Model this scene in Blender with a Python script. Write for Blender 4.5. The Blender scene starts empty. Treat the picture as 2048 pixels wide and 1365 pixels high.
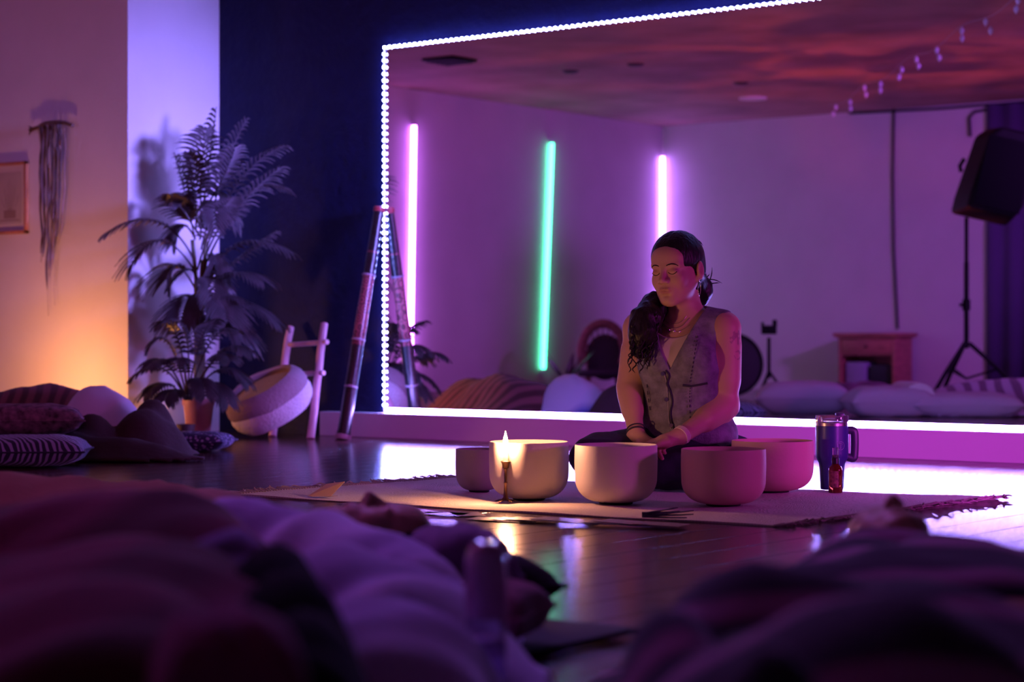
import bpy, bmesh, math, random
import numpy as np
from mathutils import Vector, Matrix, noise

PI = math.pi
scn = bpy.context.scene
COL = scn.collection
# ------------------------------------------------------------------ camera
FPX = 4100.0; CAMH = 0.51; HOR = 673.0
YAW = math.radians(37.6)
DIR = Vector((-math.sin(YAW), math.cos(YAW), 0)); RGT = Vector((math.cos(YAW), math.sin(YAW), 0))
cam_d = bpy.data.cameras.new('camera'); cam = bpy.data.objects.new('camera', cam_d); COL.objects.link(cam)
cam.location = (0, 0, CAMH)
cam.rotation_euler = (PI/2 - math.atan((682.5-HOR)/FPX), 0, YAW)
cam_d.sensor_width = 36; cam_d.lens = FPX*36/2048
cam_d.clip_start = 0.05; cam_d.clip_end = 60
cam_d.dof.use_dof = True; cam_d.dof.focus_distance = 6.6; cam_d.dof.aperture_fstop = 3.0
scn.camera = cam
# ------------------------------------------------------------------ world, exposure
w = bpy.data.worlds.new('world'); scn.world = w; w.use_nodes = True
w.node_tree.nodes['Background'].inputs[0].default_value = (0.02, 0.008, 0.03, 1)
w.node_tree.nodes['Background'].inputs[1].default_value = 0.3
vs = scn.view_settings
vs.view_transform = 'Standard'; vs.look = 'None'; vs.gamma = 1; vs.use_curve_mapping = False
vs.exposure = 0.0
try:
    scn.cycles.use_denoising = True
    scn.cycles.max_bounces = 10; scn.cycles.glossy_bounces = 6; scn.cycles.diffuse_bounces = 3
    scn.cycles.transmission_bounces = 8; scn.cycles.caustics_reflective = True; scn.cycles.caustics_refractive = False
    scn.cycles.sample_clamp_indirect = 4.0
except Exception: pass

def area(name, loc, target, size, energy, color, spread=180, size_y=None):
    l = bpy.data.lights.new(name, 'AREA'); l.energy = energy; l.color = color; l.size = size
    if size_y: l.shape = 'RECTANGLE'; l.size_y = size_y
    l.spread = math.radians(spread)
    o = bpy.data.objects.new(name, l); COL.objects.link(o); o.location = loc
    o.rotation_euler = (Vector(target)-Vector(loc)).to_track_quat('-Z', 'Y').to_euler()
    return o
def point(name, loc, energy, color, r=0.02):
    l = bpy.data.lights.new(name, 'POINT'); l.energy = energy; l.color = color; l.shadow_soft_size = r
    o = bpy.data.objects.new(name, l); COL.objects.link(o); o.location = loc; return o
# coloured lights of the room plus added fills, all outside the frame
area('magenta_wash', (0.6, 6.3, 0.9), (-3.6, 5.9, 0.3), 0.3, 4.4, (0.85, 0.05, 0.85), 50)
area('magenta_ledge_fill', (0.5, 4.5, 0.5), (-4.15, 7.75, 0.08), 0.3, 12, (0.85, 0.07, 1.0), 36)  # added narrow fill that tints the ledge, no known source
area('violet_blanket_fill', (-3.6, 3.9, 2.5), (-1.3, 2.2, 0.2), 0.4, 8, (0.46, 0.16, 1.0), 80)  # added to brighten the foreground blankets, not a lamp known in the room
area('violet_room_fill', (-3.2, 2.2, 2.5), (-8.6, -0.6, 0.9), 0.5, 125, (0.46, 0.09, 1.0), 120)  # added violet fill for the back walls shown in the mirror
area('violet_wash', (-1.0, 6.85, 1.9), (-8.0, 7.42, 1.3), 0.7, 20, (0.26, 0.20, 1.0), 20)
area('pink_wash', (-3.6, 0.6, 2.45), (-9.4, 7.15, 1.6), 0.3, 5, (1.0, 0.10, 0.22), 100)
pk = bpy.data.lights.new('pink_blotch_fill', 'SPOT'); pk.energy = 60; pk.color = (1, .06, .22); pk.spot_size = math.radians(9); pk.spot_blend = 1  # added spot standing in for the projector's pink blotch on the back wall
pko = bpy.data.objects.new('pink_blotch_fill', pk); COL.objects.link(pko); pko.location = (-6.6, 3.2, 0.4); pko.rotation_euler = (Vector((-9.35, -1.5, 2.28))-Vector((-6.6, 3.2, 0.4))).to_track_quat('-Z', 'Y').to_euler()
# ceiling projector: mottled red light thrown on the ceiling
sl = bpy.data.lights.new('galaxy_projector_light', 'SPOT'); sl.energy = 130; sl.color = (1, 1, 1)
sl.spot_size = math.radians(150); sl.spot_blend = 0.6; sl.shadow_soft_size = 0.01; sl.use_nodes = True
nt = sl.node_tree; em = nt.nodes['Emission']
tc = nt.nodes.new('ShaderNodeTexCoord'); nz = nt.nodes.new('ShaderNodeTexNoise'); cr = nt.nodes.new('ShaderNodeValToRGB')
nz.inputs['Scale'].default_value = 2.6; nz.inputs['Detail'].default_value = 4; nz.inputs['Distortion'].default_value = 1.2
cr.color_ramp.elements[0].position = 0.40; cr.color_ramp.elements[0].color = (0.14, 0.008, 0.05, 1)
cr.color_ramp.elements[1].position = 0.70; cr.color_ramp.elements[1].color = (1.0, 0.12, 0.08, 1)
nt.links.new(tc.outputs['Normal'], nz.inputs['Vector']); nt.links.new(nz.outputs['Fac'], cr.inputs['Fac'])
nt.links.new(cr.outputs['Color'], em.inputs['Color'])
so = bpy.data.objects.new('galaxy_projector_light', sl); COL.objects.link(so); so.location = (-7.4, 1.6, 0.5)
so.rotation_euler = (PI, 0, 0)

# ------------------------------------------------------------------ pixel helpers
WALL_Y = 7.80; MIR_Y = 7.785
def P(px, py, z):
    v = DIR*z + RGT*((px-1024)/FPX*z); return Vector((v.x, v.y, CAMH + (HOR-py)/FPX*z))
def F(px, py): return P(px, py, FPX*CAMH/(py-HOR))
def M(px, py, z):
    v = P(px, py, z); v.y = 2*MIR_Y - v.y; return v
def onY(px, py, Y):
    t = (px-1024)/FPX; z = Y/(DIR.y + RGT.y*t); return P(px, py, z)

# ------------------------------------------------------------------ materials
MATS = {}
def mat(name, color, rough=0.6, metal=0.0, emis=None, estr=0.0, noise_amt=0.0, nscale=8, bump=0.0, bscale=60,
        trans=0.0, ior=1.45, spec=0.5, sub=0.0, alpha=1.0, coat=0.0, sheen=0.0, rnd=0.0, stretch=(1, 1, 1)):
    if name in MATS: return MATS[name]
    m = bpy.data.materials.new(name); m.use_nodes = True; nt = m.node_tree; b = nt.nodes['Principled BSDF']
    c = (*color, 1)
    b.inputs['Base Color'].default_value = c; b.inputs['Roughness'].default_value = rough
    b.inputs['Metallic'].default_value = metal; b.inputs['IOR'].default_value = ior
    b.inputs['Transmission Weight'].default_value = trans; b.inputs['Specular IOR Level'].default_value = spec
    b.inputs['Coat Weight'].default_value = coat; b.inputs['Sheen Weight'].default_value = sheen
    if sub: b.inputs['Subsurface Weight'].default_value = sub; b.inputs['Subsurface Radius'].default_value = (0.01, 0.004, 0.002)
    if emis: b.inputs['Emission Color'].default_value = (*emis, 1); b.inputs['Emission Strength'].default_value = estr
    tc = nt.nodes.new('ShaderNodeTexCoord'); mp = nt.nodes.new('ShaderNodeMapping'); mp.inputs['Scale'].default_value = stretch
    nt.links.new(tc.outputs['Object'], mp.inputs['Vector'])
    if noise_amt or rnd:
        n = nt.nodes.new('ShaderNodeTexNoise'); n.inputs['Scale'].default_value = nscale; n.inputs['Detail'].default_value = 5
        nt.links.new(mp.outputs[0], n.inputs['Vector'])
        r = nt.nodes.new('ShaderNodeValToRGB')
        lo = tuple(max(0, x*(1-noise_amt)) for x in color); hi = tuple(min(1, x*(1+noise_amt)) for x in color)
        r.color_ramp.elements[0].color = (*lo, 1); r.color_ramp.elements[1].color = (*hi, 1)
        r.color_ramp.elements[0].position = 0.3; r.color_ramp.elements[1].position = 0.7
        nt.links.new(n.outputs['Fac'], r.inputs['Fac']); out = r.outputs['Color']
        if rnd:
            oi = nt.nodes.new('ShaderNodeObjectInfo'); hs = nt.nodes.new('ShaderNodeHueSaturation')
            mr = nt.nodes.new('ShaderNodeMapRange'); mr.inputs['To Min'].default_value = 1-rnd; mr.inputs['To Max'].default_value = 1+rnd
            nt.links.new(oi.outputs['Random'], mr.inputs['Value']); nt.links.new(mr.outputs[0], hs.inputs['Value'])
            nt.links.new(out, hs.inputs['Color']); out = hs.outputs['Color']
        nt.links.new(out, b.inputs['Base Color'])
    if bump:
        n = nt.nodes.new('ShaderNodeTexNoise'); n.inputs['Scale'].default_value = bscale; n.inputs['Detail'].default_value = 3
        nt.links.new(mp.outputs[0], n.inputs['Vector'])
        bm = nt.nodes.new('ShaderNodeBump'); bm.inputs['Strength'].default_value = bump; bm.inputs['Distance'].default_value = 0.01
        nt.links.new(n.outputs['Fac'], bm.inputs['Height']); nt.links.new(bm.outputs[0], b.inputs['Normal'])
    MATS[name] = m; return m
def wavemat(name, c1, c2, scale=6, axis='Y', rough=0.9, dist=1.5, c3=None, bump=0.2, mode='SIN', lo=0.35, hi=0.65, rot=0):
    """cloth with woven stripes"""
    if name in MATS: return MATS[name]
    m = bpy.data.materials.new(name); m.use_nodes = True; nt = m.node_tree; b = nt.nodes['Principled BSDF']
    b.inputs['Roughness'].default_value = rough; b.inputs['Specular IOR Level'].default_value = 0.15
    b.inputs['Sheen Weight'].default_value = 0.15
    tc = nt.nodes.new('ShaderNodeTexCoord'); mp = nt.nodes.new('ShaderNodeMapping'); mp.inputs['Rotation'].default_value = (0, 0, rot)
    nt.links.new(tc.outputs['UV'], mp.inputs['Vector'])
    wv = nt.nodes.new('ShaderNodeTexWave'); wv.bands_direction = axis; wv.wave_profile = mode
    wv.inputs['Scale'].default_value = scale; wv.inputs['Distortion'].default_value = dist; wv.inputs['Detail'].default_value = 1
    wv.inputs['Detail Scale'].default_value = 0.6
    nt.links.new(mp.outputs[0], wv.inputs['Vector'])
    r = nt.nodes.new('ShaderNodeValToRGB'); r.color_ramp.elements[0].color = (*c1, 1); r.color_ramp.elements[1].color = (*c2, 1)
    r.color_ramp.elements[0].position = lo; r.color_ramp.elements[1].position = hi
    if c3: e = r.color_ramp.elements.new((lo+hi)/2); e.color = (*c3, 1)
    nt.links.new(wv.outputs['Fac'], r.inputs['Fac']); nt.links.new(r.outputs['Color'], b.inputs['Base Color'])
    n = nt.nodes.new('ShaderNodeTexNoise'); n.inputs['Scale'].default_value = 90
    bm = nt.nodes.new('ShaderNodeBump'); bm.inputs['Strength'].default_value = bump; bm.inputs['Distance'].default_value = 0.01
    nt.links.new(n.outputs['Fac'], bm.inputs['Height']); nt.links.new(bm.outputs[0], b.inputs['Normal'])
    MATS[name] = m; return m
def spotmat(name, c1, c2, scale=30, thr=0.25, rough=0.9):
    if name in MATS: return MATS[name]
    m = bpy.data.materials.new(name); m.use_nodes = True; nt = m.node_tree; b = nt.nodes['Principled BSDF']
    b.inputs['Roughness'].default_value = rough
    tc = nt.nodes.new('ShaderNodeTexCoord'); v = nt.nodes.new('ShaderNodeTexVoronoi'); v.inputs['Scale'].default_value = scale
    r = nt.nodes.new('ShaderNodeValToRGB'); r.color_ramp.elements[0].color = (*c2, 1); r.color_ramp.elements[1].color = (*c1, 1)
    r.color_ramp.elements[0].position = thr; r.color_ramp.elements[1].position = thr+0.08
    nt.links.new(tc.outputs['Object'], v.inputs['Vector']); nt.links.new(v.outputs['Distance'], r.inputs['Fac'])
    nt.links.new(r.outputs['Color'], b.inputs['Base Color']); MATS[name] = m; return m
def emit(name, color, strength):
    if name in MATS: return MATS[name]
    m = bpy.data.materials.new(name); m.use_nodes = True; nt = m.node_tree; b = nt.nodes['Principled BSDF']
    b.inputs['Base Color'].default_value = (0.8, 0.8, 0.8, 1)
    b.inputs['Emission Color'].default_value = (*color, 1); b.inputs['Emission Strength'].default_value = strength
    MATS[name] = m; return m

# ------------------------------------------------------------------ mesh helpers
def tag(o, label=None, cat=None, group=None, kind=None):
    if label: o['label'] = label
    if cat: o['category'] = cat
    if group: o['group'] = group
    if kind: o['kind'] = kind
    return o
def empty(name, loc, rz=0, label=None, cat=None, group=None, rot=None):
    o = bpy.data.objects.new(name, None); COL.objects.link(o); o.location = loc; o.empty_display_size = 0.05
    o.rotation_euler = rot if rot else (0, 0, rz); return tag(o, label, cat, group)
class MB:
    def __init__(s): s.v = []; s.f = []
    def add(s, vs, fs):
        n = len(s.v); s.v += [tuple(v) for v in vs]; s.f += [tuple(i+n for i in f) for f in fs]; return s
    def box(s, c, d, R=None, bev=0.0):
        bm = bmesh.new(); bmesh.ops.create_cube(bm, size=1)
        for v in bm.verts: v.co = Vector((v.co.x*d[0], v.co.y*d[1], v.co.z*d[2]))
        if bev: bmesh.ops.bevel(bm, geom=bm.edges[:], offset=bev, segments=2, affect='EDGES', profile=0.5)
        bm.verts.index_update()
        vs = [(R @ v.co if R else v.co) + Vector(c) for v in bm.verts]; fs = [[v.index for v in f.verts] for f in bm.faces]
        bm.free(); return s.add(vs, fs)
    def tube(s, pts, rad, n=10, cap=True, flat=1.0):
        pts = [Vector(p) for p in pts]; N = len(pts)
        rads = rad if isinstance(rad, (list, tuple)) else [rad]*N
        vs = []; fs = []; prev = None
        for i, p in enumerate(pts):
            t = (pts[min(i+1, N-1)] - pts[max(i-1, 0)])
            t = t.normalized() if t.length > 1e-9 else Vector((0, 0, 1))
            if prev is None:
                a = Vector((0, 0, 1)) if abs(t.z) < 0.9 else Vector((1, 0, 0)); u = t.cross(a).normalized()
            else:
                u = prev - t*prev.dot(t); u = u.normalized() if u.length > 1e-6 else t.orthogonal().normalized()
            prev = u; w_ = t.cross(u)
            for k in range(n):
                a = 2*PI*k/n; vs.append(p + u*math.cos(a)*rads[i] + w_*math.sin(a)*rads[i]*flat)
        for i in range(N-1):
            for k in range(n):
                fs.append((i*n+k, i*n+(k+1) % n, (i+1)*n+(k+1) % n, (i+1)*n+k))
        if cap: fs.append(tuple(range(n))[::-1]); fs.append(tuple((N-1)*n+k for k in range(n)))
        return s.add(vs, fs)
    def lathe(s, prof, n=48, c=(0, 0, 0)):
        vs = []; fs = []; m = len(prof)
        for r, z in prof:
            for k in range(n):
                a = 2*PI*k/n; vs.append((c[0]+r*math.cos(a), c[1]+r*math.sin(a), c[2]+z))
        for i in range(m-1):
            for k in range(n): fs.append((i*n+k, i*n+(k+1) % n, (i+1)*n+(k+1) % n, (i+1)*n+k))
        if prof[0][0] > 1e-6: fs.append(tuple(range(n))[::-1])
        if prof[-1][0] > 1e-6: fs.append(tuple((m-1)*n+k for k in range(n)))
        return s.add(vs, fs)
    def ell(s, c, r, seg=16, rings=10, R=None):
        bm = bmesh.new(); bmesh.ops.create_uvsphere(bm, u_segments=seg, v_segments=rings, radius=1); bm.verts.index_update()
        vs = []
        for v in bm.verts:
            q = Vector((v.co.x*r[0], v.co.y*r[1], v.co.z*r[2])); q = R @ q if R else q; vs.append(q+Vector(c))
        fs = [[v.index for v in f.verts] for f in bm.faces]; bm.free(); return s.add(vs, fs)
    def build(s, name, m, parent=None, smooth=True, loc=None, weld=False):
        me = bpy.data.meshes.new(name); me.from_pydata(s.v, [], s.f); me.validate(); me.update()
        if weld:
            bm = bmesh.new(); bm.from_mesh(me); bmesh.ops.remove_doubles(bm, verts=bm.verts, dist=1e-5)
            bmesh.ops.recalc_face_normals(bm, faces=bm.faces); bm.to_mesh(me); bm.free()
        o = bpy.data.objects.new(name, me); COL.objects.link(o)
        if m: me.materials.append(m)
        if smooth:
            me.polygons.foreach_set('use_smooth', [True]*len(me.polygons))
            try: me.set_sharp_from_angle(angle=math.radians(42))
            except Exception: pass
        if parent: o.parent = parent
        if loc is not None: o.location = loc
        return o
def mb(): return MB()
def sharp_all(o):
    me = o.data; me.polygons.foreach_set('use_smooth', [True]*len(me.polygons))
def share(o, name=None, parent=None, loc=None, rot=None):
    c = o.copy(); COL.objects.link(c)
    if parent is not None: c.parent = parent
    if loc is not None: c.location = loc
    if rot is not None: c.rotation_euler = rot
    return c
def copy_tree(o, parent=None):
    c = o.copy(); COL.objects.link(c); c.parent = parent
    for ch in list(o.children): copy_tree(ch, c)
    return c
def bez(p0, p1, p2, n):
    p0, p1, p2 = Vector(p0), Vector(p1), Vector(p2)
    return [p0*(1-t)**2 + p1*2*t*(1-t) + p2*t*t for t in [i/(n-1) for i in range(n)]]
def catmull(P_, n=8):
    P_ = [Vector(p) for p in P_]; Q = [P_[0]*2-P_[1]] + P_ + [P_[-1]*2-P_[-2]]; out = []
    for i in range(1, len(Q)-2):
        for k in range(n):
            t = k/n; a, b, c, d = Q[i-1:i+3]
            out.append(0.5*((2*b)+(c-a)*t+(2*a-5*b+4*c-d)*t*t+(3*b-a-3*c+d)*t**3))
    out.append(P_[-1]); return out

# ------------------------------------------------------------------ implicit bodies (numpy surface nets)
def e_ell(c, r):
    c = np.array(c, dtype=np.float32); r = np.array(r, dtype=np.float32)
    def f(p):
        q = p-c; k0 = np.sqrt(((q/r)**2).sum(-1)); k1 = np.sqrt(((q/(r*r))**2).sum(-1))+1e-6
        return k0*(k0-1)/k1
    return f, c-r, c+r
def e_cap(a, b, ra, rb=None):
    rb = ra if rb is None else rb
    a = np.array(a, dtype=np.float32); b = np.array(b, dtype=np.float32); ab = b-a; L = float((ab*ab).sum())+1e-9
    def f(p):
        h = np.clip(((p-a)@ab)/L, 0, 1)
        return np.sqrt((((p-a)-h[..., None]*ab)**2).sum(-1)) - (ra+(rb-ra)*h)
    R = max(ra, rb)
    return f, np.minimum(a, b)-R, np.maximum(a, b)+R
class Sdf:
    def __init__(s): s.ops = []
    def add(s, prim, k=0.02, sub=False, M4=None):
        f, lo, hi = prim
        if M4 is not None:
            Mi = np.array(M4.inverted(), dtype=np.float32); Mf = np.array(M4)
            cs = np.array([[x, y, z, 1] for x in (lo[0], hi[0]) for y in (lo[1], hi[1]) for z in (lo[2], hi[2])])@Mf.T
            lo = cs[:, :3].min(0); hi = cs[:, :3].max(0); f0 = f
            f = lambda p, f0=f0, Mi=Mi: f0(p@Mi[:3, :3].T+Mi[:3, 3])
        s.ops.append((f, np.array(lo), np.array(hi), k, sub)); return s
    def ev(s, p):
        d = np.full(p.shape[:-1], 0.3, dtype=np.float32)
        for f, lo, hi, k, sub in s.ops: d = comb(d, f(p), k, sub)
        return d
    def grid(s, lo, hi, h):
        lo = np.array(lo); hi = np.array(hi); n = np.ceil((hi-lo)/h).astype(int)+1
        V = np.full(tuple(n), 0.3, dtype=np.float32)
        for f, a, b, k, sub in s.ops:
            i0 = np.maximum(((a-k-3*h-lo)/h).astype(int), 0); i1 = np.minimum(np.ceil((b+k+3*h-lo)/h).astype(int)+1, n)
            if (i1 <= i0).any(): continue
            p = gpts(lo, h, i0, i1); sl_ = tuple(slice(x, y) for x, y in zip(i0, i1))
            V[sl_] = comb(V[sl_], f(p), k, sub)
        return V, lo
def comb(a, b, k, sub):
    if sub: b = -b; hh = np.maximum(k-np.abs(a-b), 0)/k; return np.maximum(a, b)+hh*hh*k/4
    hh = np.maximum(k-np.abs(a-b), 0)/k; return np.minimum(a, b)-hh*hh*k/4
def gpts(lo, h, i0, i1):
    ax = [(np.arange(i0[j], i1[j])*h+lo[j]).astype(np.float32) for j in range(3)]
    return np.stack(np.meshgrid(*ax, indexing='ij'), -1)
def nets(V, lo, h):
    S = V < 0; nx, ny, nz_ = V.shape
    C = np.zeros((nx-1, ny-1, nz_-1), dtype=np.uint8)
    for i in (0, 1):
        for j in (0, 1):
            for k in (0, 1): C += S[i:nx-1+i, j:ny-1+j, k:nz_-1+k]
    act = (C > 0) & (C < 8); idx = np.full(act.shape, -1, dtype=np.int64); ids = np.argwhere(act); idx[act] = np.arange(len(ids))
    acc = np.zeros((len(ids), 3)); cnt = np.zeros(len(ids))
    cor = [(i, j, k) for i in (0, 1) for j in (0, 1) for k in (0, 1)]
    for a in cor:
        for ax in range(3):
            if a[ax]: continue
            b = list(a); b[ax] = 1
            va = V[ids[:, 0]+a[0], ids[:, 1]+a[1], ids[:, 2]+a[2]]; vb = V[ids[:, 0]+b[0], ids[:, 1]+b[1], ids[:, 2]+b[2]]
            m = (va < 0) != (vb < 0); t = np.where(m, va/(va-vb+1e-12), 0)
            q = np.tile(np.array(a, dtype=float), (len(ids), 1)); q[:, ax] += t
            acc[m] += q[m]; cnt[m] += 1
    verts = (ids+acc/cnt[:, None])*h+lo
    faces = []
    for ax in range(3):
        A = [slice(None)]*3; B = [slice(None)]*3; A[ax] = slice(0, -1); B[ax] = slice(1, None)
        sa = S[tuple(A)]; sb = S[tuple(B)]; e = np.argwhere(sa != sb)
        u, v_ = (ax+1) % 3, (ax+2) % 3
        e = e[(e[:, u] > 0) & (e[:, v_] > 0) & (e[:, u] < V.shape[u]-1) & (e[:, v_] < V.shape[v_]-1)]
        flip = sa[e[:, 0], e[:, 1], e[:, 2]]
        def g(du, dv):
            q = e.copy(); q[:, u] -= du; q[:, v_] -= dv; return idx[q[:, 0], q[:, 1], q[:, 2]]
        quad = np.stack([g(1, 1), g(0, 1), g(0, 0), g(1, 0)], 1)
        quad[~flip] = quad[~flip][:, ::-1]
        faces.append(quad)
    return verts, np.concatenate(faces)
def npmesh(name, v, f, m, parent=None, smooth_it=0):
    me = bpy.data.meshes.new(name)
    me.vertices.add(len(v)); me.vertices.foreach_set('co', np.asarray(v, dtype=np.float32).ravel())
    me.loops.add(len(f)*4); me.loops.foreach_set('vertex_index', f.astype(np.int32).ravel())
    me.polygons.add(len(f)); me.polygons.foreach_set('loop_start', np.arange(0, len(f)*4, 4, dtype=np.int32))
    me.update(calc_edges=True); me.validate()
    me.polygons.foreach_set('use_smooth', [True]*len(me.polygons)); me.materials.append(m)
    o = bpy.data.objects.new(name, me); COL.objects.link(o)
    if parent: o.parent = parent
    if smooth_it:
        md = o.modifiers.new('smooth', 'SMOOTH'); md.factor = 0.5; md.iterations = smooth_it
    return o

# ================================================================== THE SETTING
XL = -11.26; XR = 4.0; YB = -1.5; ZC = 2.6; XB = -8.0; YB2 = 7.15
wallp = mat('wall_paint', (0.62, 0.58, 0.56), 0.75, bump=0.15, bscale=40, noise_amt=0.04, nscale=3)
navy = mat('navy_paint', (0.006, 0.008, 0.045), 0.6, spec=.2, bump=0.5, bscale=28, noise_amt=0.15, nscale=10)
ceilm = mat('ceiling_paint', (0.42, 0.24, 0.22), 0.8, bump=0.2, bscale=14, noise_amt=0.25, nscale=2.0)
whitep = mat('white_trim_paint', (0.62, 0.55, 0.62), 0.6)
def struct(name, b, m, label=None):
    o = b.build(name, m, smooth=False); o['kind'] = 'structure'
    if label: o['label'] = label
    return o
def slab(x0, x1, y0, y1, z0, z1, bev=0): return mb().box(((x0+x1)/2, (y0+y1)/2, (z0+z1)/2), (x1-x0, y1-y0, z1-z0), bev=bev)
struct('wall_left', slab(XL-.1, XL, YB-.1, YB2+.1, 0, ZC), wallp)
struct('wall_back', slab(XL-.1, XR+.1, YB-.1, YB, 0, ZC), wallp)
struct('wall_right', slab(XR, XR+.1, YB, WALL_Y+.1, 0, ZC), wallp)
struct('wall_front', slab(XB, XR+.1, WALL_Y, WALL_Y+.12, 0, ZC), navy)
struct('wall_front_bay', slab(XL-.1, XB, YB2, WALL_Y+.12, 0, ZC), wallp)
struct('ceiling', slab(XL-.1, XR+.1, YB-.1, WALL_Y+.12, ZC, ZC+.1), ceilm)
struct('baseboard_front', slab(-7.2, XR, 7.73, WALL_Y, 0.0, 0.124, 0.004), whitep)
floor = struct('floor', slab(XL-.1, XR+.1, YB-.1, WALL_Y+.12, -0.12, -0.012), mat('subfloor_dark', (0.02, 0.012, 0.01), 0.9))
# planks
plankm = mat('dark_floor_wood', (0.075, 0.032, 0.022), 0.19, noise_amt=0.5, nscale=5, bump=0.04, bscale=9, rnd=0.35, stretch=(8, 0.7, 1), spec=0.45)
random.seed(4)
PW = 0.155; protos = {}
def plank_mesh(L):
    if L not in protos:
        b = mb().box((0, L/2, -0.006), (PW-0.003, L-0.003, 0.012), bev=0.0012)
        me = b.build('plank', plankm, smooth=False); protos[L] = me.data; COL.objects.unlink(me); bpy.data.objects.remove(me)
    return protos[L]
rest = mb(); nx = int((XR-XL)/PW)+1; cnt = 0
for i in range(nx):
    x = XL + (i+.5)*PW; y = YB; first = True
    while y < WALL_Y-0.02:
        L = random.choice([1.2, 2.4, 1.8]) if first else random.choice([2.4, 3.0, 3.6]); first = False
        L = min(L, round(WALL_Y-y, 3)); vis = (y+L > 1.0) and cnt < 300 and x < 0.8
        # keep only boards inside the wedge the camera sees as separate parts
        c = Vector((x, y+L/2, 0)); zc = c.dot(DIR); xc = c.dot(RGT)
        vis = vis and zc > 1.5 and abs(xc) < 0.25*zc+1.3
        if vis:
            o = bpy.data.objects.new('plank', plank_mesh(L)); COL.objects.link(o); o.location = (x, y, 0); o.parent = floor; cnt += 1
        else: rest.box((x, y+L/2, -0.006), (PW-0.003, L-0.003, 0.012))
        y += L
ro = rest.build('far_planks', plankm, floor, smooth=False); ro['kind'] = 'stuff'

# ------------------------------------------------------------------ mirror and LED strip
MX0, MX1, MZ0, MZ1 = -6.80, -2.75, 0.138, 1.96
mirm = mat('mirror_glass', (0.80, 0.78, 0.82), 0.0, metal=1.0)
t = empty('wall_mirror', (0, WALL_Y, MZ0), label='huge wall mirror edged by white-blue light dots above the pink ledge', cat='mirror')
slab(MX0, MX1, -0.004, -0.0005, 0, MZ1-MZ0).build('backing', mat('mirror_edge', (0.05, 0.06, 0.06), 0.4), t, smooth=False)
slab(MX0, MX1, -0.012, -0.0045, 0, MZ1-MZ0).build('mirror_panel', mirm, t, smooth=False)
strip = empty('led_strip', (MX0, WALL_Y, MZ0), label='glowing LED light strip of white-blue dots framing the wall mirror', cat='light strip')
tape = mat('led_tape', (0.6, 0.6, 0.65), 0.4)
top_e = emit('led_cold_glow', (0.20, 0.24, 1.0), 240); bot_e = emit('led_violet_glow', (0.34, 0.22, 1.0), 500)
H = MZ1-MZ0; W = MX1-MX0; ty = -0.022
mb().box((W/2, ty+.005, H+.004), (W+.02, 0.004, 0.010)).build('tape', tape, strip, False)
mb().box((-.004, ty+.005, H/2), (0.010, 0.004, H)).build('tape', tape, strip, False)
mb().box((W/2, ty+.004, -0.001), (W, 0.006, 0.024), bev=.002).build('tape_bloom', emit('violet_bloom', (0.34, 0.22, 1.0), 110), strip, False)  # tape made taller and glowing to imitate the bloom of the dots
bme = mb().ell((0, 0, 0), (0.0062, 0.005, 0.0062), 8, 5); b0 = bme.build('light_dot', top_e, strip); b0.location = (0, ty, H+.004)
bm2 = mb().ell((0, 0, 0), (0.0085, 0.006, 0.007), 8, 5).build('light_dot', bot_e, strip); bm2.location = (0.02, ty, -0.002)
PITCH = 1/30
for i in range(1, int(3.75/PITCH)): share(b0, parent=strip, loc=(i*PITCH, ty, H+.004))
for i in range(1, int(H/PITCH)+1): share(b0, parent=strip, loc=(-.004, ty, H+.004-i*PITCH))
for i in range(1, int(3.75/PITCH)): share(bm2, parent=strip, loc=(0.02+i*PITCH, ty, -0.002))
xt = mb()
for i in range(int(3.75/PITCH), int(W/PITCH)): xt.ell((i*PITCH, ty, H+.004), (.0062, .005, .0062), 8, 5)
for i in range(int(3.75/PITCH), int(W/PITCH)): xt.ell((i*PITCH, ty, -.002), (.0062, .005, .0062), 8, 5)
xo = xt.build('light_dots_beyond', top_e, strip); xo['kind'] = 'stuff'

# ------------------------------------------------------------------ neon tubes on the left wall (seen in the mirror)
def neon(loc, lean, color, st, label):
    t = empty('light_tube', loc, label=label, cat='light tube')
    L = 2.08
    pts = [(0.0, lean*i/10, L*i/10) for i in range(11)]
    mb().tube(pts, 0.019, 14).build('tube', emit('glow_'+label.split()[0], color, st), t)
    mb().tube([(0, -.002*lean, -.03), (0, 0, 0.0)], 0.022, 14).tube([(0, lean, L), (0, lean*1.01, L+.02)], 0.022, 14).build('end_cap', tape, t)
neon((XL+.03, 2.40, 0.21), -0.05, (0.58, 0.14, 1.0), 42, 'violet glowing light tube on the wall behind the leaning didgeridoo reflection')
neon((XL+.03, 0.52, 0.21), -0.13, (0.06, 0.85, 0.42), 9.0, 'green glowing light tube on the wall, reflected left of the seated woman')
neon((XL+.04, -1.44, 0.21), -0.0, (0.48, 0.18, 1.0), 36, 'second violet glowing light tube standing in the room corner above the woman')

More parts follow.
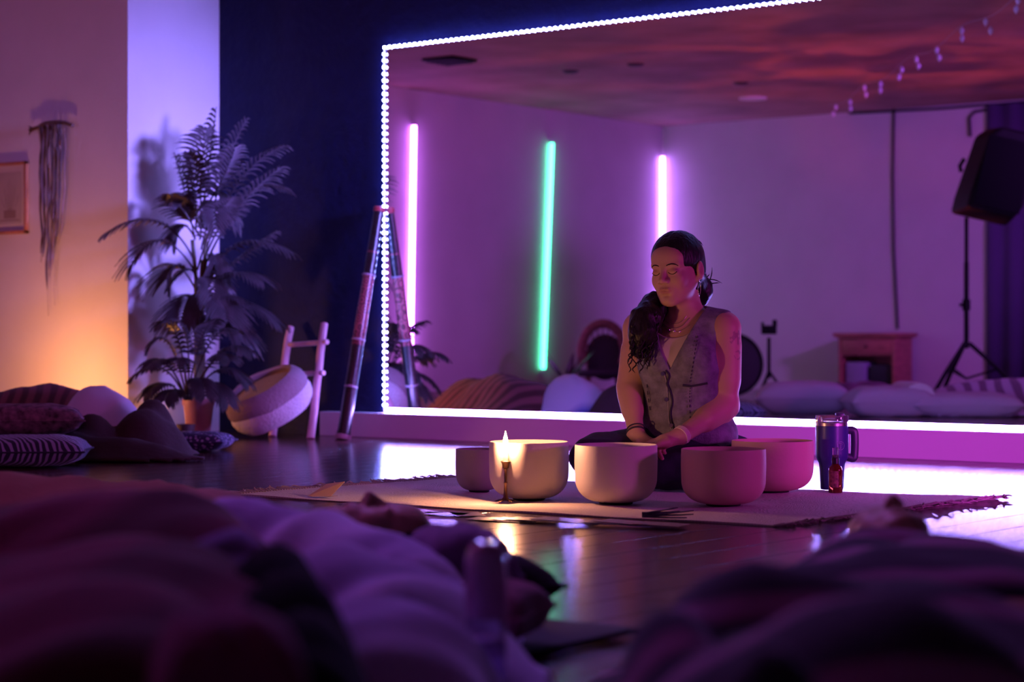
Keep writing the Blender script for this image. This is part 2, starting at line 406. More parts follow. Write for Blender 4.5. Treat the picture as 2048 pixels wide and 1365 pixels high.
# ================================================================== WOMAN
WZ = 6.85; WS = FPX/WZ
wroot_p = P(1365, 673, WZ); wroot_p.z = 0
def wl(px, py, y=0.0):
    """local point of the woman's frame that shows at px, py when y metres behind her axis"""
    z = WZ+y; return ((px-1024)/FPX*z - (1365-1024)/FPX*WZ, y, CAMH+(HOR-py)/FPX*z)
skin = mat('skin', (0.48, 0.28, 0.20), 0.5, sub=0.12, noise_amt=0.05, nscale=14, spec=0.35)
woman = empty('person', wroot_p, YAW, 'woman with eyes closed sitting cross-legged behind the singing bowls in grey denim vest', 'person')
hc = Vector(wl(1352, 541, -0.03))
HM = Matrix.Translation(hc) @ Matrix.Rotation(-math.radians(33), 4, 'Z') @ Matrix.Rotation(math.radians(-3), 4, 'Y') @ Matrix.Rotation(math.radians(5), 4, 'X')
def head_ops(S, M4, ears=True):
    A = lambda pr, k=.02, sub=False: S.add(pr, k, sub, M4)
    A(e_ell((0, .018, .030), (.074, .092, .083)), .02)
    A(e_ell((0, -.025, -.028), (.061, .064, .083)), .03)
    A(e_ell((0, -.052, .045), (.054, .034, .040)), .03)
    for s in (-1, 1):
        A(e_cap((s*.052, .004, -.045), (s*.018, -.062, -.096), .017, .013), .03)
        A(e_ell((s*.037, -.058, -.030), (.021, .021, .024)), .02)
        A(e_cap((s*.046, -.068, .021), (s*.010, -.081, .017), .006, .006), .014)
    A(e_ell((0, -.070, -.098), (.019, .017, .014)), .02)
    for s in (-1, 1):
        A(e_ell((s*.030, -.099, .001), (.017, .016, .013)), .012, True)
        A(e_ell((s*.031, -.0745, -.001), (.0165, .0125, .0115)), .005)
    A(e_cap((0, -.082, .014), (0, -.106, -.026), .0065, .0095), .010)
    A(e_ell((0, -.105, -.030), (.0105, .0095, .0085)), .006)
    for s in (-1, 1): A(e_ell((s*.0125, -.096, -.033), (.0075, .0095, .007)), .005)
    for s in (-1, 1): A(e_ell((s*.007, -.103, -.0405), (.004, .005, .003)), .003, True)
    A(e_ell((0, -.076, -.062), (.030, .016, .020)), .015)
    for s in (-1, 1): A(e_ell((s*.008, -.0925, -.0575), (.013, .0048, .0045)), .004)
    A(e_ell((0, -.0895, -.0685), (.016, .0055, .0052)), .004)
    A(e_ell((0, -.097, -.0628), (.022, .006, .0012)), .003, True)
    A(e_ell((0, -.089, -.079), (.015, .006, .004)), .006, True)
    if ears:
        for s in (-1, 1):
            A(e_ell((s*.081, .018, -.006), (.0105, .018, .032)), .006)
            A(e_ell((s*.092, .012, -.002), (.009, .010, .019)), .004, True)
            A(e_ell((s*.075, .006, -.034), (.006, .008, .010)), .006)
S = Sdf()
TY = math.radians(-18)
TM = Matrix.Translation((0.0, 0.01, 0)) @ Matrix.Rotation(TY, 4, 'Z')
torso = Sdf()
def T(pr, k=.04, sub=False):
    torso.add(pr, k, sub, TM); S.add(pr, k, sub, TM)
T(e_ell((.0, .0, .435), (.135, .095, .135)), .04)
T(e_ell((.0, .02, .505), (.135, .075, .065)), .05)
for s in (-1, 1):
    T(e_ell((s*.060, -.070, .420), (.058, .050, .058)), .04)
    T(e_cap((s*.055, .012, .570), (s*.135, .008, .543), .032, .042), .04)
T(e_ell((.0, .0, .300), (.120, .088, .13)), .06)
T(e_ell((.005, .02, .175), (.165, .120, .115)), .07)
S.add(e_cap((.012, .015, .560), (-.012, .0, .665), .052, .049), .035)
S.add(e_cap((.012, .03, .580), (-.002, .02, .67), .050, .055), .03)
# arms
LS = Vector((-.143, .062, .535)); LE = Vector(wl(1258, 775, .02)); LW = Vector(wl(1272, 868, -.10)); LH = LW+Vector((.03, -.055, -.03))
RS = Vector((.137, -.035, .533)); RE = Vector(wl(1452, 812, -.03)); RW = Vector(wl(1362, 872, -.19)); RH = RW+Vector((-.058, -.03, -.018))
S.add(e_ell(LS, (.048, .048, .05)), .03)
S.add(e_cap(LS, LE, .046, .038), .03); S.add(e_cap(LE, LW, .039, .026), .02); S.add(e_cap(LS*.6+LE*.4, LS*.2+LE*.8, .044, .038), .02)
S.add(e_cap(LE*.8+LW*.2, LE*.5+LW*.5, .039, .033), .02)
S.add(e_ell(RS, (.047, .048, .050)), .03)
S.add(e_cap(RS, RE, .047, .039), .03); S.add(e_cap(RE, RW, .039, .027), .03); S.add(e_cap(RS*.75+RE*.25+Vector((.004, 0, 0)), RS*.35+RE*.65+Vector((.004, 0, 0)), .047, .043), .03); S.add(e_cap(RE*.85+RW*.15, RE*.55+RW*.45, .042, .035), .02)
def hand(S, wr, palm, d, side, k=.008):
    d = Vector(d).normalized(); up = Vector((0, 0, 1)); sd = d.cross(up).normalized()*side
    S.add(e_cap(wr, palm, .026, .024), .015)
    for i, (o_, L) in enumerate([(-.030, .066), (-.010, .076), (.010, .070), (.029, .055)]):
        S.add(e_cap(palm+sd*o_*.7, palm+sd*o_+d*.03, .016, .011), .012)
        a = palm+sd*o_+d*.030; b = a+d*(L*.45)-up*.006; c = b+d*(L*.4)-up*.018
        S.add(e_cap(a, b, .0095, .0088), .004); S.add(e_cap(b, c, .0088, .0072), .003)
    a = palm-sd*.022-d*.02; b = a-sd*.026+d*.028; c = b+d*.026-up*.008
    S.add(e_cap(a, b, .013, .010), .01); S.add(e_cap(b, c, .0098, .008), .004)
hand(S, LW, LH, (.35, -.8, -.2), 1); hand(S, RW, RH, (-.9, -.4, -.15), -1)
head_ops(S, HM)
# hips and folded legs continue the body (inside the trousers)
HL = Vector((-.075, .05, .125)); KL = Vector(wl(1185, 888, -.13)); KL.z = .115; AL = Vector((.06, -.24, .05))
HR = Vector((.095, .03, .125)); KR = Vector(wl(1468, 885, .03)); KR.z = .105; AR = Vector((-.07, -.20, .06))
for a, b, c in ((HL, KL, AL), (HR, KR, AR)):
    S.add(e_cap(a, b, .075, .052), .03); S.add(e_cap(b, c, .048, .03), .02)
V, lo = S.grid((-.42, -.36, .0), (.38, .22, .90), .0036)
v, f = nets(V, lo, .0036); del V
body = npmesh('body', v, f, None if False else skin, woman)
# natural colour of lips and the small arm tattoo as a colour attribute
hmi = np.array(HM.inverted()); hv = v@hmi[:3, :3].T+hmi[:3, 3]
colr = np.tile(np.array([0.48, 0.28, 0.20, 1.0]), (len(v), 1))
lip = (np.abs(hv[:, 2]+.0635) < .0105*np.maximum(0, 1-(hv[:, 0]/.0245)**2)**.7) & (hv[:, 1] < -.07)
colr[lip, :3] = (0.44, 0.20, 0.16)
lid = (np.abs(np.abs(hv[:, 0])-.031) < .017) & (np.abs(hv[:, 2]-.001) < .011) & (hv[:, 1] < -.06)
colr[lid, :3] = (0.46, 0.25, 0.18)
for q, r in ((RS+Vector((.03, -.03, -.03)), .03), (RS+Vector((.035, -.03, -.085)), .018)):
    d = np.linalg.norm(v-np.array(q), axis=1); nn = np.array([noise.noise(Vector(x)*70) for x in v[d < r]])
    ii = np.where(d < r)[0][nn > 0.12]; colr[ii, :3] = (0.30, 0.17, 0.14)
ca = body.data.color_attributes.new('skin_colour', 'FLOAT_COLOR', 'POINT'); ca.data.foreach_set('color', colr.astype(np.float32).ravel())
sk2 = skin.copy(); sk2.name = 'woman_skin'; body.data.materials[0] = sk2; nt = sk2.node_tree
an = nt.nodes.new('ShaderNodeAttribute'); an.attribute_name = 'skin_colour'
nt.links.new(an.outputs['Color'], nt.nodes['Principled BSDF'].inputs['Base Color'])
# projection of details onto head / torso
headS = Sdf(); head_ops(headS, Matrix.Identity(4))
def hproj(x, z, off=0.0008, S_=headS):
    ys = np.linspace(-.13, .05, 361, dtype=np.float32); p = np.stack([np.full_like(ys, x), ys, np.full_like(ys, z)], -1)
    d = S_.ev(p); i = int(np.argmax(d < 0)); return Vector((x, float(ys[i])-off, z))
hairm = mat('dark_hair', (0.010, 0.007, 0.007), 0.42, noise_amt=0.5, nscale=60, bump=0.5, bscale=120, stretch=(1, 1, .15), spec=.3)
def hb(b, name, m):
    b.v = [tuple(HM @ Vector(q)) for q in b.v]; return b.build(name, m, woman)
for s in (-1, 1):
    pts = [hproj(s*x, z, .0004) for x, z in ((.014, .0195), (.022, .0225), (.033, .0240), (.043, .0210), (.050, .0155))]
    hb(mb().tube(catmull(pts, 4), [.0016]*4+[.0021]*8+[.0015]*4+[.0006], 6, flat=1), 'eyebrow', hairm)
    pts = [hproj(s*x, z, .0002) for x, z in ((.016, -.003), (.022, -.0075), (.031, -.010), (.039, -.0075), (.046, -.002))]
    hb(mb().tube(catmull(pts, 4), .0015, 6), 'eyelashes', hairm)
# hair cap
Hs = Sdf()
Hs.add(e_ell((0, .020, .038), (.0855, .104, .095)), .01, M4=HM)
Hs.add(e_ell((0, .06, -.02), (.070, .058, .070)), .03, M4=HM)
Hs.add(e_ell((0, -.098, -.036), (.075, .083, .122)), .006, True, HM)
Hs.add(e_ell((.092, .010, -.012), (.022, .026, .036)), .008, True, HM)
Hs.add(e_ell((-.092, .010, -.012), (.022, .026, .036)), .008, True, HM)
for s in (-1, 1): Hs.add(e_ell((s*.078, -.040, -.030), (.030, .046, .046)), .006, True, HM)
Hs.add(e_ell((0, -.055, .127), (.0025, .06, .012)), .012, True, HM)
bun = Vector(wl(1406, 578, .045))
Hs.add(e_ell(bun, (.030, .030, .040)), .03)
Hs.add(e_ell(bun+Vector((.002, .01, -.028)), (.022, .025, .025)), .02)
pc = [Vector(wl(1340, 598, .055)), Vector(wl(1308, 612, .0)), Vector(wl(1292, 640, -.075)), Vector(wl(1284, 668, -.10)), Vector(wl(1276, 705, -.105))]
Hs.add(e_cap(bun+Vector((-.01, .02, 0)), pc[0], .035, .04), .03)
for a, b, r1, r2 in ((0, 1, .040, .042), (1, 2, .040, .047), (2, 3, .047, .040), (3, 4, .038, .018)):
    Hs.add(e_cap(pc[a], pc[b], r1, r2), .03)
V, lo = Hs.grid((-.24, -.20, .36), (.14, .16, .90), .004)
v, f = nets(V, lo, .004)
vv = []
for q in v:
    p = Vector(q); hh = HM.inverted() @ p
    if p.z > .60 and hh.z > -0.02: a = .0012; k = Vector((120, 120, 30))
    else: a = .007; k = Vector((38, 38, 26))
    n_ = noise.noise_vector(Vector((p.x*k.x, p.y*k.y, p.z*k.z))); vv.append(p+n_*a)
npmesh('hair', np.array(vv), f, hairm, woman)
random.seed(8); st = mb()
for i in range(90):
    a = random.choice([1, 2, 2, 3, 3, 4]); base = pc[a]+Vector((random.uniform(-.04, .04), random.uniform(-.045, .01), random.uniform(-.03, .03)))
    L = random.uniform(.05, .10) if a < 4 else random.uniform(.02, .045); ph = random.uniform(0, 6.28); am = random.uniform(.003, .008)
    pts = [base+Vector((math.sin(ph+t*9)*am-.02*t*L*5, math.cos(ph+t*9)*am, -t*L)) for t in [j/9 for j in range(10)]]
    st.tube(pts, [.0022]*8+[.0015, .0006], 4)
for p0, p1, p2 in (((1410, 572), (1425, 560), (1424, 535)), ((1412, 570), (1428, 566), (1440, 566)), ((1410, 566), (1420, 552), (1444, 567)),
                   ((1408, 582), (1424, 580), (1418, 600)), ((1404, 560), (1416, 555), (1419, 548)), ((1345, 468), (1356, 462), (1370, 470)), ((1385, 478), (1398, 478), (1406, 492))):
    st.tube(bez(wl(*p0, .04), wl(*p1, .04), wl(*p2, .04), 9), [.0026]*4+[.0018]*3+[.001, .0004], 5)
so_ = st.build('hair_curls', hairm, woman); so_['kind'] = 'stuff'
# vest / tank top / trousers
def in_t(p):
    Mi = np.array(TM.inverted(), dtype=np.float32); return p@Mi[:3, :3].T+Mi[:3, 3]
def solid(fn, lo, hi, h):
    lo = np.array(lo); n = np.ceil((np.array(hi)-lo)/h).astype(int)+1
    return nets(fn(gpts(lo, h, (0, 0, 0), n)), lo, h)
def armholes(q, r):
    d = np.full(q.shape[:-1], 9, dtype=np.float32)
    for s in (-1, 1): d = np.minimum(d, e_ell((s*.176, -.005, .475), (.056, .11, .118))[0](q))
    return d
VX = -.012
def vest_f(p, off=.013):
    q = in_t(p); d = torso.ev(p)-off
    x, y, z = q[..., 0]-VX, q[..., 1], q[..., 2]
    vn = np.abs(x)*1.0 - np.maximum(z-.400, -.05)*.46         # <0 inside the V
    vcut = np.where(y < .02, vn, .05)
    back = np.sqrt(x**2+(z-.615)**2)-.065
    hem = .165+.02*np.cos(x*22) - z
    return np.maximum.reduce([d, -vcut*.9, -back, -armholes(q, 0), hem])
def tank_f(p):
    q = in_t(p); d = torso.ev(p)-.005
    z = q[..., 2]; x = q[..., 0]-VX
    nk = z-(.505+.7*x*x*8)
    return np.maximum.reduce([d, nk, -armholes(q, 0)-.01, .2-z])
denim = mat('grey_denim', (0.165, 0.155, 0.195), 0.85, noise_amt=0.35, nscale=30, bump=0.35, bscale=160)
v, f = solid(vest_f, (-.24, -.19, .12), (.24, .20, .63), .0034)
v = np.array([q+np.array(noise.noise_vector(Vector((q[0]*14, q[1]*14, q[2]*14))))*.004 for q in v])
npmesh('vest', v, f, denim, woman, 2)
v, f = solid(tank_f, (-.22, -.18, .18), (.22, .18, .62), .004)
npmesh('tank_top', v, f, mat('cream_jersey', (0.50, 0.40, 0.37), 0.9), woman, 1)
Ps = Sdf()
Ps.add(e_ell((.01, .04, .125), (.172, .145, .125)), .04)
for a, b, c in ((HL, KL, AL), (HR, KR, AR)):
    Ps.add(e_cap(a, b, .098, .070), .04); Ps.add(e_cap(b, c, .064, .045), .03)
Ps.add(e_ell((0, -.10, .09), (.12, .11, .06)), .05)
V, lo = Ps.grid((-.46, -.40, -.01), (.44, .24, .28), .006)
gz = (np.arange(V.shape[2])*.006+lo[2]); V = np.maximum(V, (.006-gz)[None, None, :].astype(np.float32))
v, f = nets(V, lo, .006)
v = np.array([q+np.array(noise.noise_vector(Vector((q[0]*16, q[1]*16, q[2]*22))))*(.010 if q[2] > .015 else 0) for q in v])
npmesh('trousers', v, f, mat('dark_navy_trousers', (0.022, 0.020, 0.045), 0.85, bump=.2, bscale=80), woman, 2)
# stitched details projected on the vest
def vproj(x, z, off=.004):
    ys = np.linspace(-.24, .1, 341, dtype=np.float32); p = np.stack([np.full_like(ys, x), ys, np.full_like(ys, z)], -1)
    d = torso.ev(p)-.013; i = int(np.argmax(d < 0)); return Vector((x, float(ys[i])-off, z))
def vp(px, py, off=.004):
    q = wl(px, py, -.10); return vproj(q[0], q[2], off)
seam = mat('dark_stitching', (0.03, 0.027, 0.04), 0.9); pale = mat('pale_stitching', (0.42, 0.36, 0.38), 0.9)
mb().tube(catmull([vp(a, b) for a, b in ((1331, 741), (1338, 752), (1334, 768), (1341, 785), (1345, 805), (1341, 825), (1343, 845), (1349, 862))], 5), .0032, 6).build('placket_edge', seam, woman)
mb().tube(catmull([vp(a, b) for a, b in ((1328, 746), (1333, 765), (1336, 790), (1337, 815), (1338, 840), (1342, 858))], 5), .0012, 5).build('stitching', pale, woman)
mb().tube([vp(1365, 771), vp(1380, 773), vp(1398, 770), vp(1414, 767)], .0042, 6).build('pocket_welt', seam, woman)
for line in (((1396, 672), (1388, 705), (1382, 740), (1378, 768)), ((1380, 776), (1379, 800), (1380, 845)), ((1300, 730), (1296, 770), (1303, 830))):
    pts = catmull([vp(*q) for q in line], 8); s_ = mb()
    for i in range(0, len(pts)-1, 2): s_.tube([pts[i], pts[i+1]], .0016, 5)
    s_.build('stitching', seam, woman)
metal = mat('brushed_silver', (0.75, 0.72, 0.7), 0.25, metal=1)
for a, b in ((1325, 748), (1342, 851), (1333, 800)):
    c = vp(a, b, .006); mb().tube([c+Vector((0, .006, 0)), c+Vector((0, -.003, 0))], .0068, 14).tube([c+Vector((0, -.003, 0)), c+Vector((0, -.0045, 0))], .0042, 12).build('button', metal, woman)
# earrings, necklaces, bracelets
for c in (HM @ Vector((.078, .006, -.066)), HM @ Vector((-.078, .004, -.068))):
    pts = [c+Vector((math.sin(a)*.006, math.sin(a)*.018, math.cos(a)*.024)) if True else 0 for a in [2*PI*i/28 for i in range(29)]]
    mb().tube(pts, .0011, 6).ell(c+Vector((-.004, -.012, -.018)), (.0028,)*3, 8, 6).build('hoop_earring', metal, woman)
bodyS = S
def bproj(x, z, off=.001):
    ys = np.linspace(-.24, .1, 341, dtype=np.float32); p = np.stack([np.full_like(ys, x), ys, np.full_like(ys, z)], -1)
    d = np.minimum(bodyS.ev(p), tank_f(p)); i = int(np.argmax(d < 0)); return Vector((x, float(ys[i])-off, z))
for (pts, r) in ((((1322, 640), (1332, 652), (1348, 657), (1364, 652), (1380, 636)), .0012), (((1325, 650), (1336, 660), (1349, 664), (1363, 661), (1380, 650)), .0010),
                 (((1330, 637), (1340, 646), (1352, 648), (1364, 643), (1374, 632)), .0009)):
    q = [wl(a, b, -.06) for a, b in pts]; c = [bproj(a[0], a[2], .0015) for a in q]
    mb().tube(catmull(c, 5), r, 6).build('necklace', metal, woman)
for a, b, r in ((1348, 663, .005), (1339, 660, .003), (1359, 664, .0035)):
    q = wl(a, b, -.06); c = bproj(q[0], q[2], .002); mb().ell(c, (r*.8, r*.5, r), 10, 8).build('pendant', metal, woman)
def ring(c, ax, r, th, m, name):
    ax = Vector(ax).normalized(); u = ax.orthogonal().normalized(); w_ = ax.cross(u)
    mb().tube([Vector(c)+u*math.cos(a)*r+w_*math.sin(a)*r for a in [2*PI*i/24 for i in range(25)]], th, 8, flat=1).build(name, m, woman)
ring(LW+Vector((0, 0, .006)), LW-LE, .0285, .003, seam, 'bracelet'); ring(LW+Vector((0, 0, .016)), LW-LE, .0295, .002, seam, 'bracelet')
ax = (RW-RE).normalized()
for j in range(4): ring(RW-ax*(.010-.005*j), ax, .0285, .0035, mat('ivory_cuff', (0.62, 0.5, 0.42), .5), 'cuff')

# ================================================================== SINGING BOWLS
def bowl_prof(R, H, th=.004):
    out = [(0.001, 0.004), (R*.30, 0.004)]
    # outer wall: rounded bottom rising to nearly vertical side
    for i in range(1, 15):
        a = i/14*PI/2; out.append((R*.30+(R*.69)*math.sin(a)**.95, 0.004+(H*.42)*(1-math.cos(a))**1.15))
    out += [(R*.995, H*.55), (R*1.0, H*.70), (R*.998, H*.85), (R*.992, H*.985), (R*.988, H), (R*.988-th*.6, H+.0005), (R*.988-th, H-.002)]
    out += [(R-th, H*.7), (R*.99-th, H*.45)]
    for i in range(13, 0, -1):
        a = i/14*PI/2; out.append((max(.001, R*.30+(R*.69-th)*math.sin(a)**.95), 0.004+th+(H*.42-th)*(1-math.cos(a))**1.15))
    out.append((0.001, 0.004+th)); return out
frost = mat('frosted_quartz', (0.78, 0.70, 0.64), 0.55, bump=0.05, bscale=120, spec=.4)
frost_lit = mat('rosy_lit_quartz', (0.72, 0.42, 0.38), 0.55, bump=0.05, bscale=120, spec=.4)  # white quartz with the warm and magenta light tinted into its colour
frost_g = mat('smoky_frosted_quartz', (0.36, 0.32, 0.30), 0.5, bump=0.05, bscale=120, spec=.4)
rubber = mat('black_rubber', (0.012, 0.012, 0.012), 0.5)
def bowl(x0, x1, ytop, ybase, m, label, seat=0.0, zz=None):
    z = zz or FPX*(CAMH-.012)/(ybase-HOR)+.03; R = (x1-x0)/2/FPX*z; Hh = CAMH-(ytop+7-HOR)/FPX*z-.02
    p = P((x0+x1)/2, 700, z); p.z = .008
    t = empty('singing_bowl', p, YAW, label, 'singing bowl', 'crystal singing bowls on the rug')
    mb().lathe(bowl_prof(R, Hh), 72).build('bowl', m, t, weld=False)
    rr = R*.36; mb().tube([(math.cos(a)*rr, math.sin(a)*rr, .004) for a in [2*PI*i/36 for i in range(37)]], .007, 8).build('rubber_ring', rubber, t)
    return t
bowl(911, 1006, 884, 990, frost_g, 'smallest smoky grey singing bowl half behind the candle-lit one', zz=6.63)
bowl(978, 1138, 869, 998, frost, 'ivory singing bowl directly behind the candle')
bowl(1149, 1315, 875, 1006, frost, 'frosted peach singing bowl standing alone in front of the woman')
bowl(1362, 1532, 883, 1010, frost_lit, 'orange-pink lit singing bowl in front at the right, before the plum one')
bowl(1463, 1627, 867, 1000, frost_lit, 'plum-lit singing bowl beside the tumbler, overlapped by the orange one', zz=6.62)

# ================================================================== RUG
A_ = F(458, 993); B_ = F(912, 957); C_ = F(2000, 999); D_ = F(1548, 1056)
def rug_pt(a, b, h=0):
    p = (A_*(1-a)+D_*a)*(1-b)+(B_*(1-a)+C_*a)*b
    return Vector((p.x+.010*math.sin(a*9+b*3), p.y+.012*math.sin(a*7+1)*(1 if b < .5 else .5), .0055+h+.0015*math.sin(a*23+b*5)+.0012*noise.noise(Vector((a*12, b*8, 0)))))
rm = wavemat('ivory_woven_rug', (0.52, 0.44, 0.38), (0.60, 0.52, 0.46), 30, 'X', .95, .4, bump=.5)
rug = empty('rug', (0, 0, 0), label='cream woven cotton rug with frayed ends lying under the singing bowls', cat='rug')
na, nb = 90, 50; b = mb()
top = [rug_pt(i/(na-1), j/(nb-1)) for i in range(na) for j in range(nb)]
fs = [(i*nb+j, (i+1)*nb+j, (i+1)*nb+j+1, i*nb+j+1) for i in range(na-1) for j in range(nb-1)]
bot = [Vector((p.x, p.y, .001)) for p in top]; n0 = len(top)
fs += [tuple(reversed([q+n0 for q in ff])) for ff in fs]
bd = [i*nb for i in range(na)] + [(na-1)*nb+j for j in range(1, nb)] + [i*nb+nb-1 for i in range(na-2, -1, -1)] + [j for j in range(nb-2, 0, -1)]
for k in range(len(bd)):
    a, c = bd[k], bd[(k+1) % len(bd)]; fs.append((a, a+n0, c+n0, c))
b.add(top+bot, fs); ro_ = b.build('cloth', rm, rug, True)
uv = ro_.data.uv_layers.new(name='UVMap')
for l in ro_.data.loops:
    i = l.vertex_index % n0; uv.data[l.index].uv = ((i//nb)/(na-1)*1.9, (i % nb)/(nb-1)*1.1)
random.seed(3)
for end, dirv in ((0, (A_-D_).normalized()), (1, (C_-B_).normalized())):
    b = mb()
    for i in range(95):
        s_ = i/94; p = rug_pt(end, s_); L = random.uniform(.02, .055); sd = (B_-A_).normalized()*random.uniform(-.02, .02)
        pts = [p+dirv*(-.01), p+dirv*L*.4+sd*.3+Vector((0, 0, random.uniform(0, .006))), p+dirv*L*.8+sd+Vector((0, 0, random.uniform(-.002, .012))), p+dirv*L+sd*1.6+Vector((0, 0, random.uniform(-.003, .01)))]
        b.tube(pts, [.0035, .003, .0025, .001], 5)
    o = b.build('fringe', mat('rug_fringe', (0.45, 0.38, 0.36), .95), rug); o['kind'] = 'stuff'

# ================================================================== CANDLE
cp = F(1011, 1010); cp.z = .008
cz = (cp.dot(DIR)); cs = FPX/cz
ch = empty('candle_holder', cp, YAW, 'slim wrought metal candlestick standing before the ivory singing bowl', 'candlestick')
bronze = mat('dark_bronze', (0.16, 0.09, 0.06), 0.35, metal=.9)
b = mb(); b.lathe([(.001, .006), (.012, .007), (.011, .010), (.007, .014), (.0055, .03), (.0045, .055), (.006, .058), (.0045, .062), (.0042, .095), (.006, .100), (.004, .104), (.001, .104)], 20)
b.build('stem', bronze, ch)
b = mb()
for i in range(5):
    a = 2*PI*i/5+.3; d = Vector((math.cos(a), math.sin(a), 0)); sd = Vector((-d.y, d.x, 0))
    b.tube([d*.004+Vector((0, 0, .008)), d*.018+Vector((0, 0, .006)), d*.029+Vector((0, 0, .003)), d*.036+Vector((0, 0, .002))], [.007, .008, .006, .001], 8, flat=.35)
b.build('leaf_foot', bronze, ch)
mb().lathe([(.004, .100), (.009, .103), (.011, .116), (.014, .121), (.0165, .123), (.014, .1245), (.0095, .120), (.0085, .106), (.001, .105)], 24).build('cup', bronze, ch)
topz = CAMH-(893-HOR)/FPX*cz-.008
cand = empty('candle', cp+Vector((0, 0, .106)), YAW, 'lit white taper candle burning in the metal candlestick', 'candle')
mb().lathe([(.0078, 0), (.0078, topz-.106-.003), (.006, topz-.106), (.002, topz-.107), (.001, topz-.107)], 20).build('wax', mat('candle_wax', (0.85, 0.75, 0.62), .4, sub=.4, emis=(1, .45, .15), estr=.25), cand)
mb().tube([(0, 0, topz-.108), (0, 0, topz-.100)], .0008, 6).build('wick', seam, cand)
mb().lathe([(.001, topz-.104), (.0055, topz-.099), (.0075, topz-.092), (.0062, topz-.082), (.003, topz-.070), (.0006, topz-.060)], 20).build('flame', emit('flame_glow', (1.0, .62, .25), 60), cand)
point('candle_light', cp+Vector((0, 0, topz+.015)), 22, (1.0, 0.41, 0.20), .012)

# ================================================================== TUMBLER, SPRAY BOTTLE
tp = F(1664, 983); tp.z = .006; tz = tp.dot(DIR); k = tz/FPX
tum = empty('tumbler', tp, YAW, 'tall navy handled drinking tumbler with clear lid on the rug end', 'tumbler')
navyc = mat('navy_enamel', (0.035, 0.04, 0.16), 0.35, coat=.3)
R1 = 33*k; Ht = 148*k
mb().lathe([(.001, 0), (R1*.66, 0), (R1*.69, .004), (R1*.76, Ht*.30), (R1*.80, Ht*.36), (R1*.97, Ht*.43), (R1*.99, Ht*.50), (R1, Ht*.86), (R1*.93, Ht*.865), (R1*.9, Ht*.5), (.001, Ht*.1)], 48).build('cup', navyc, tum)
mb().lathe([(R1*.99, Ht*.862), (R1*1.0, Ht*.90), (R1*.97, Ht*.905), (R1*.97, Ht*.865)], 48).build('steel_rim', metal, tum)
clear = mat('clear_plastic', (0.85, 0.85, 0.9), 0.05, trans=.92, ior=1.45)
mb().lathe([(.001, Ht*.93), (R1*.8, Ht*.93), (R1*.84, Ht*.97), (R1*.97, Ht*1.0), (R1*1.0, Ht*.98), (R1*.99, Ht*.905), (R1*.9, Ht*.9), (.001, Ht*.90)], 48).build('lid', clear, tum)
mb().box((R1*.45, -R1*.1, Ht*.985), (R1*.5, R1*.45, Ht*.10), bev=.003).build('lid_flap', mat('dark_lid', (.03, .03, .06), .4), tum)
mb().tube(catmull([(R1*.9, 0, Ht*.80), (R1*1.30, 0, Ht*.79), (R1*1.38, 0, Ht*.68), (R1*1.36, 0, Ht*.50), (R1*1.28, 0, Ht*.42), (R1*.9, 0, Ht*.44)], 6), .0085, 10, flat=1.6).build('handle', mat('dark_lid', (.03, .03, .06), .4), tum)
# emblem: ring with a small figure
def oncup(dx, z, off=.0006):
    return Vector((dx, -math.sqrt(max(0, (R1*1.0)**2-dx*dx))-off, z))
em_m = mat('pale_print', (.30, .30, .45), .4)
b = mb(); ec = .38*R1
b.tube([oncup(ec+.0125*math.cos(a), Ht*.60+.0135*math.sin(a)) for a in [2*PI*i/28 for i in range(29)]], .0007, 5)
b.tube([oncup(ec-.001, Ht*.60-.011), oncup(ec-.001, Ht*.60+.006)], .0012, 5)
b.tube([oncup(ec-.001+.006*math.cos(a), Ht*.60+.003+.005*math.sin(a)) for a in [PI*i/10 for i in range(11)]], .0009, 5)
b.build('emblem', em_m, tum)
sp = F(1671, 990); sp.z = .007; k = sp.dot(DIR)/FPX
spr = empty('spray_bottle', sp, YAW, 'small amber glass spray bottle standing in front of the navy tumbler', 'bottle')
R2 = 14*k; Hs_ = 90*k
mb().lathe([(.001, 0), (R2*.95, 0), (R2, .003), (R2, Hs_*.50), (R2*.9, Hs_*.56), (R2*.5, Hs_*.62), (R2*.42, Hs_*.68), (.001, Hs_*.68)], 32).build('glass_body', mat('amber_glass', (0.20, 0.03, 0.012), 0.06, trans=.6), spr)
mb().lathe([(R2*.55, Hs_*.64), (R2*.57, Hs_*.76), (R2*.40, Hs_*.78), (R2*.40, Hs_*.83), (.001, Hs_*.84)], 24).build('collar', mat('black_plastic', (.012, .012, .014), .35), spr)
mb().lathe([(R2*.46, Hs_*.77), (R2*.46, Hs_*.99), (R2*.40, Hs_*1.0), (.001, Hs_*1.0)], 24).build('clear_cap', clear, spr)
lb = mb()
n = 12
for i in range(n+1):
    a = -PI/2-1.0+i/n*1.3
    lb.v += [(math.cos(a)*(R2+.0004), math.sin(a)*(R2+.0004), Hs_*.12), (math.cos(a)*(R2+.0004), math.sin(a)*(R2+.0004), Hs_*.48)]
lb.f = [(2*i, 2*i+2, 2*i+3, 2*i+1) for i in range(n)]
lb.build('paper_label', mat('brown_label', (.22, .10, .07), .7, noise_amt=.6, nscale=120), spr)

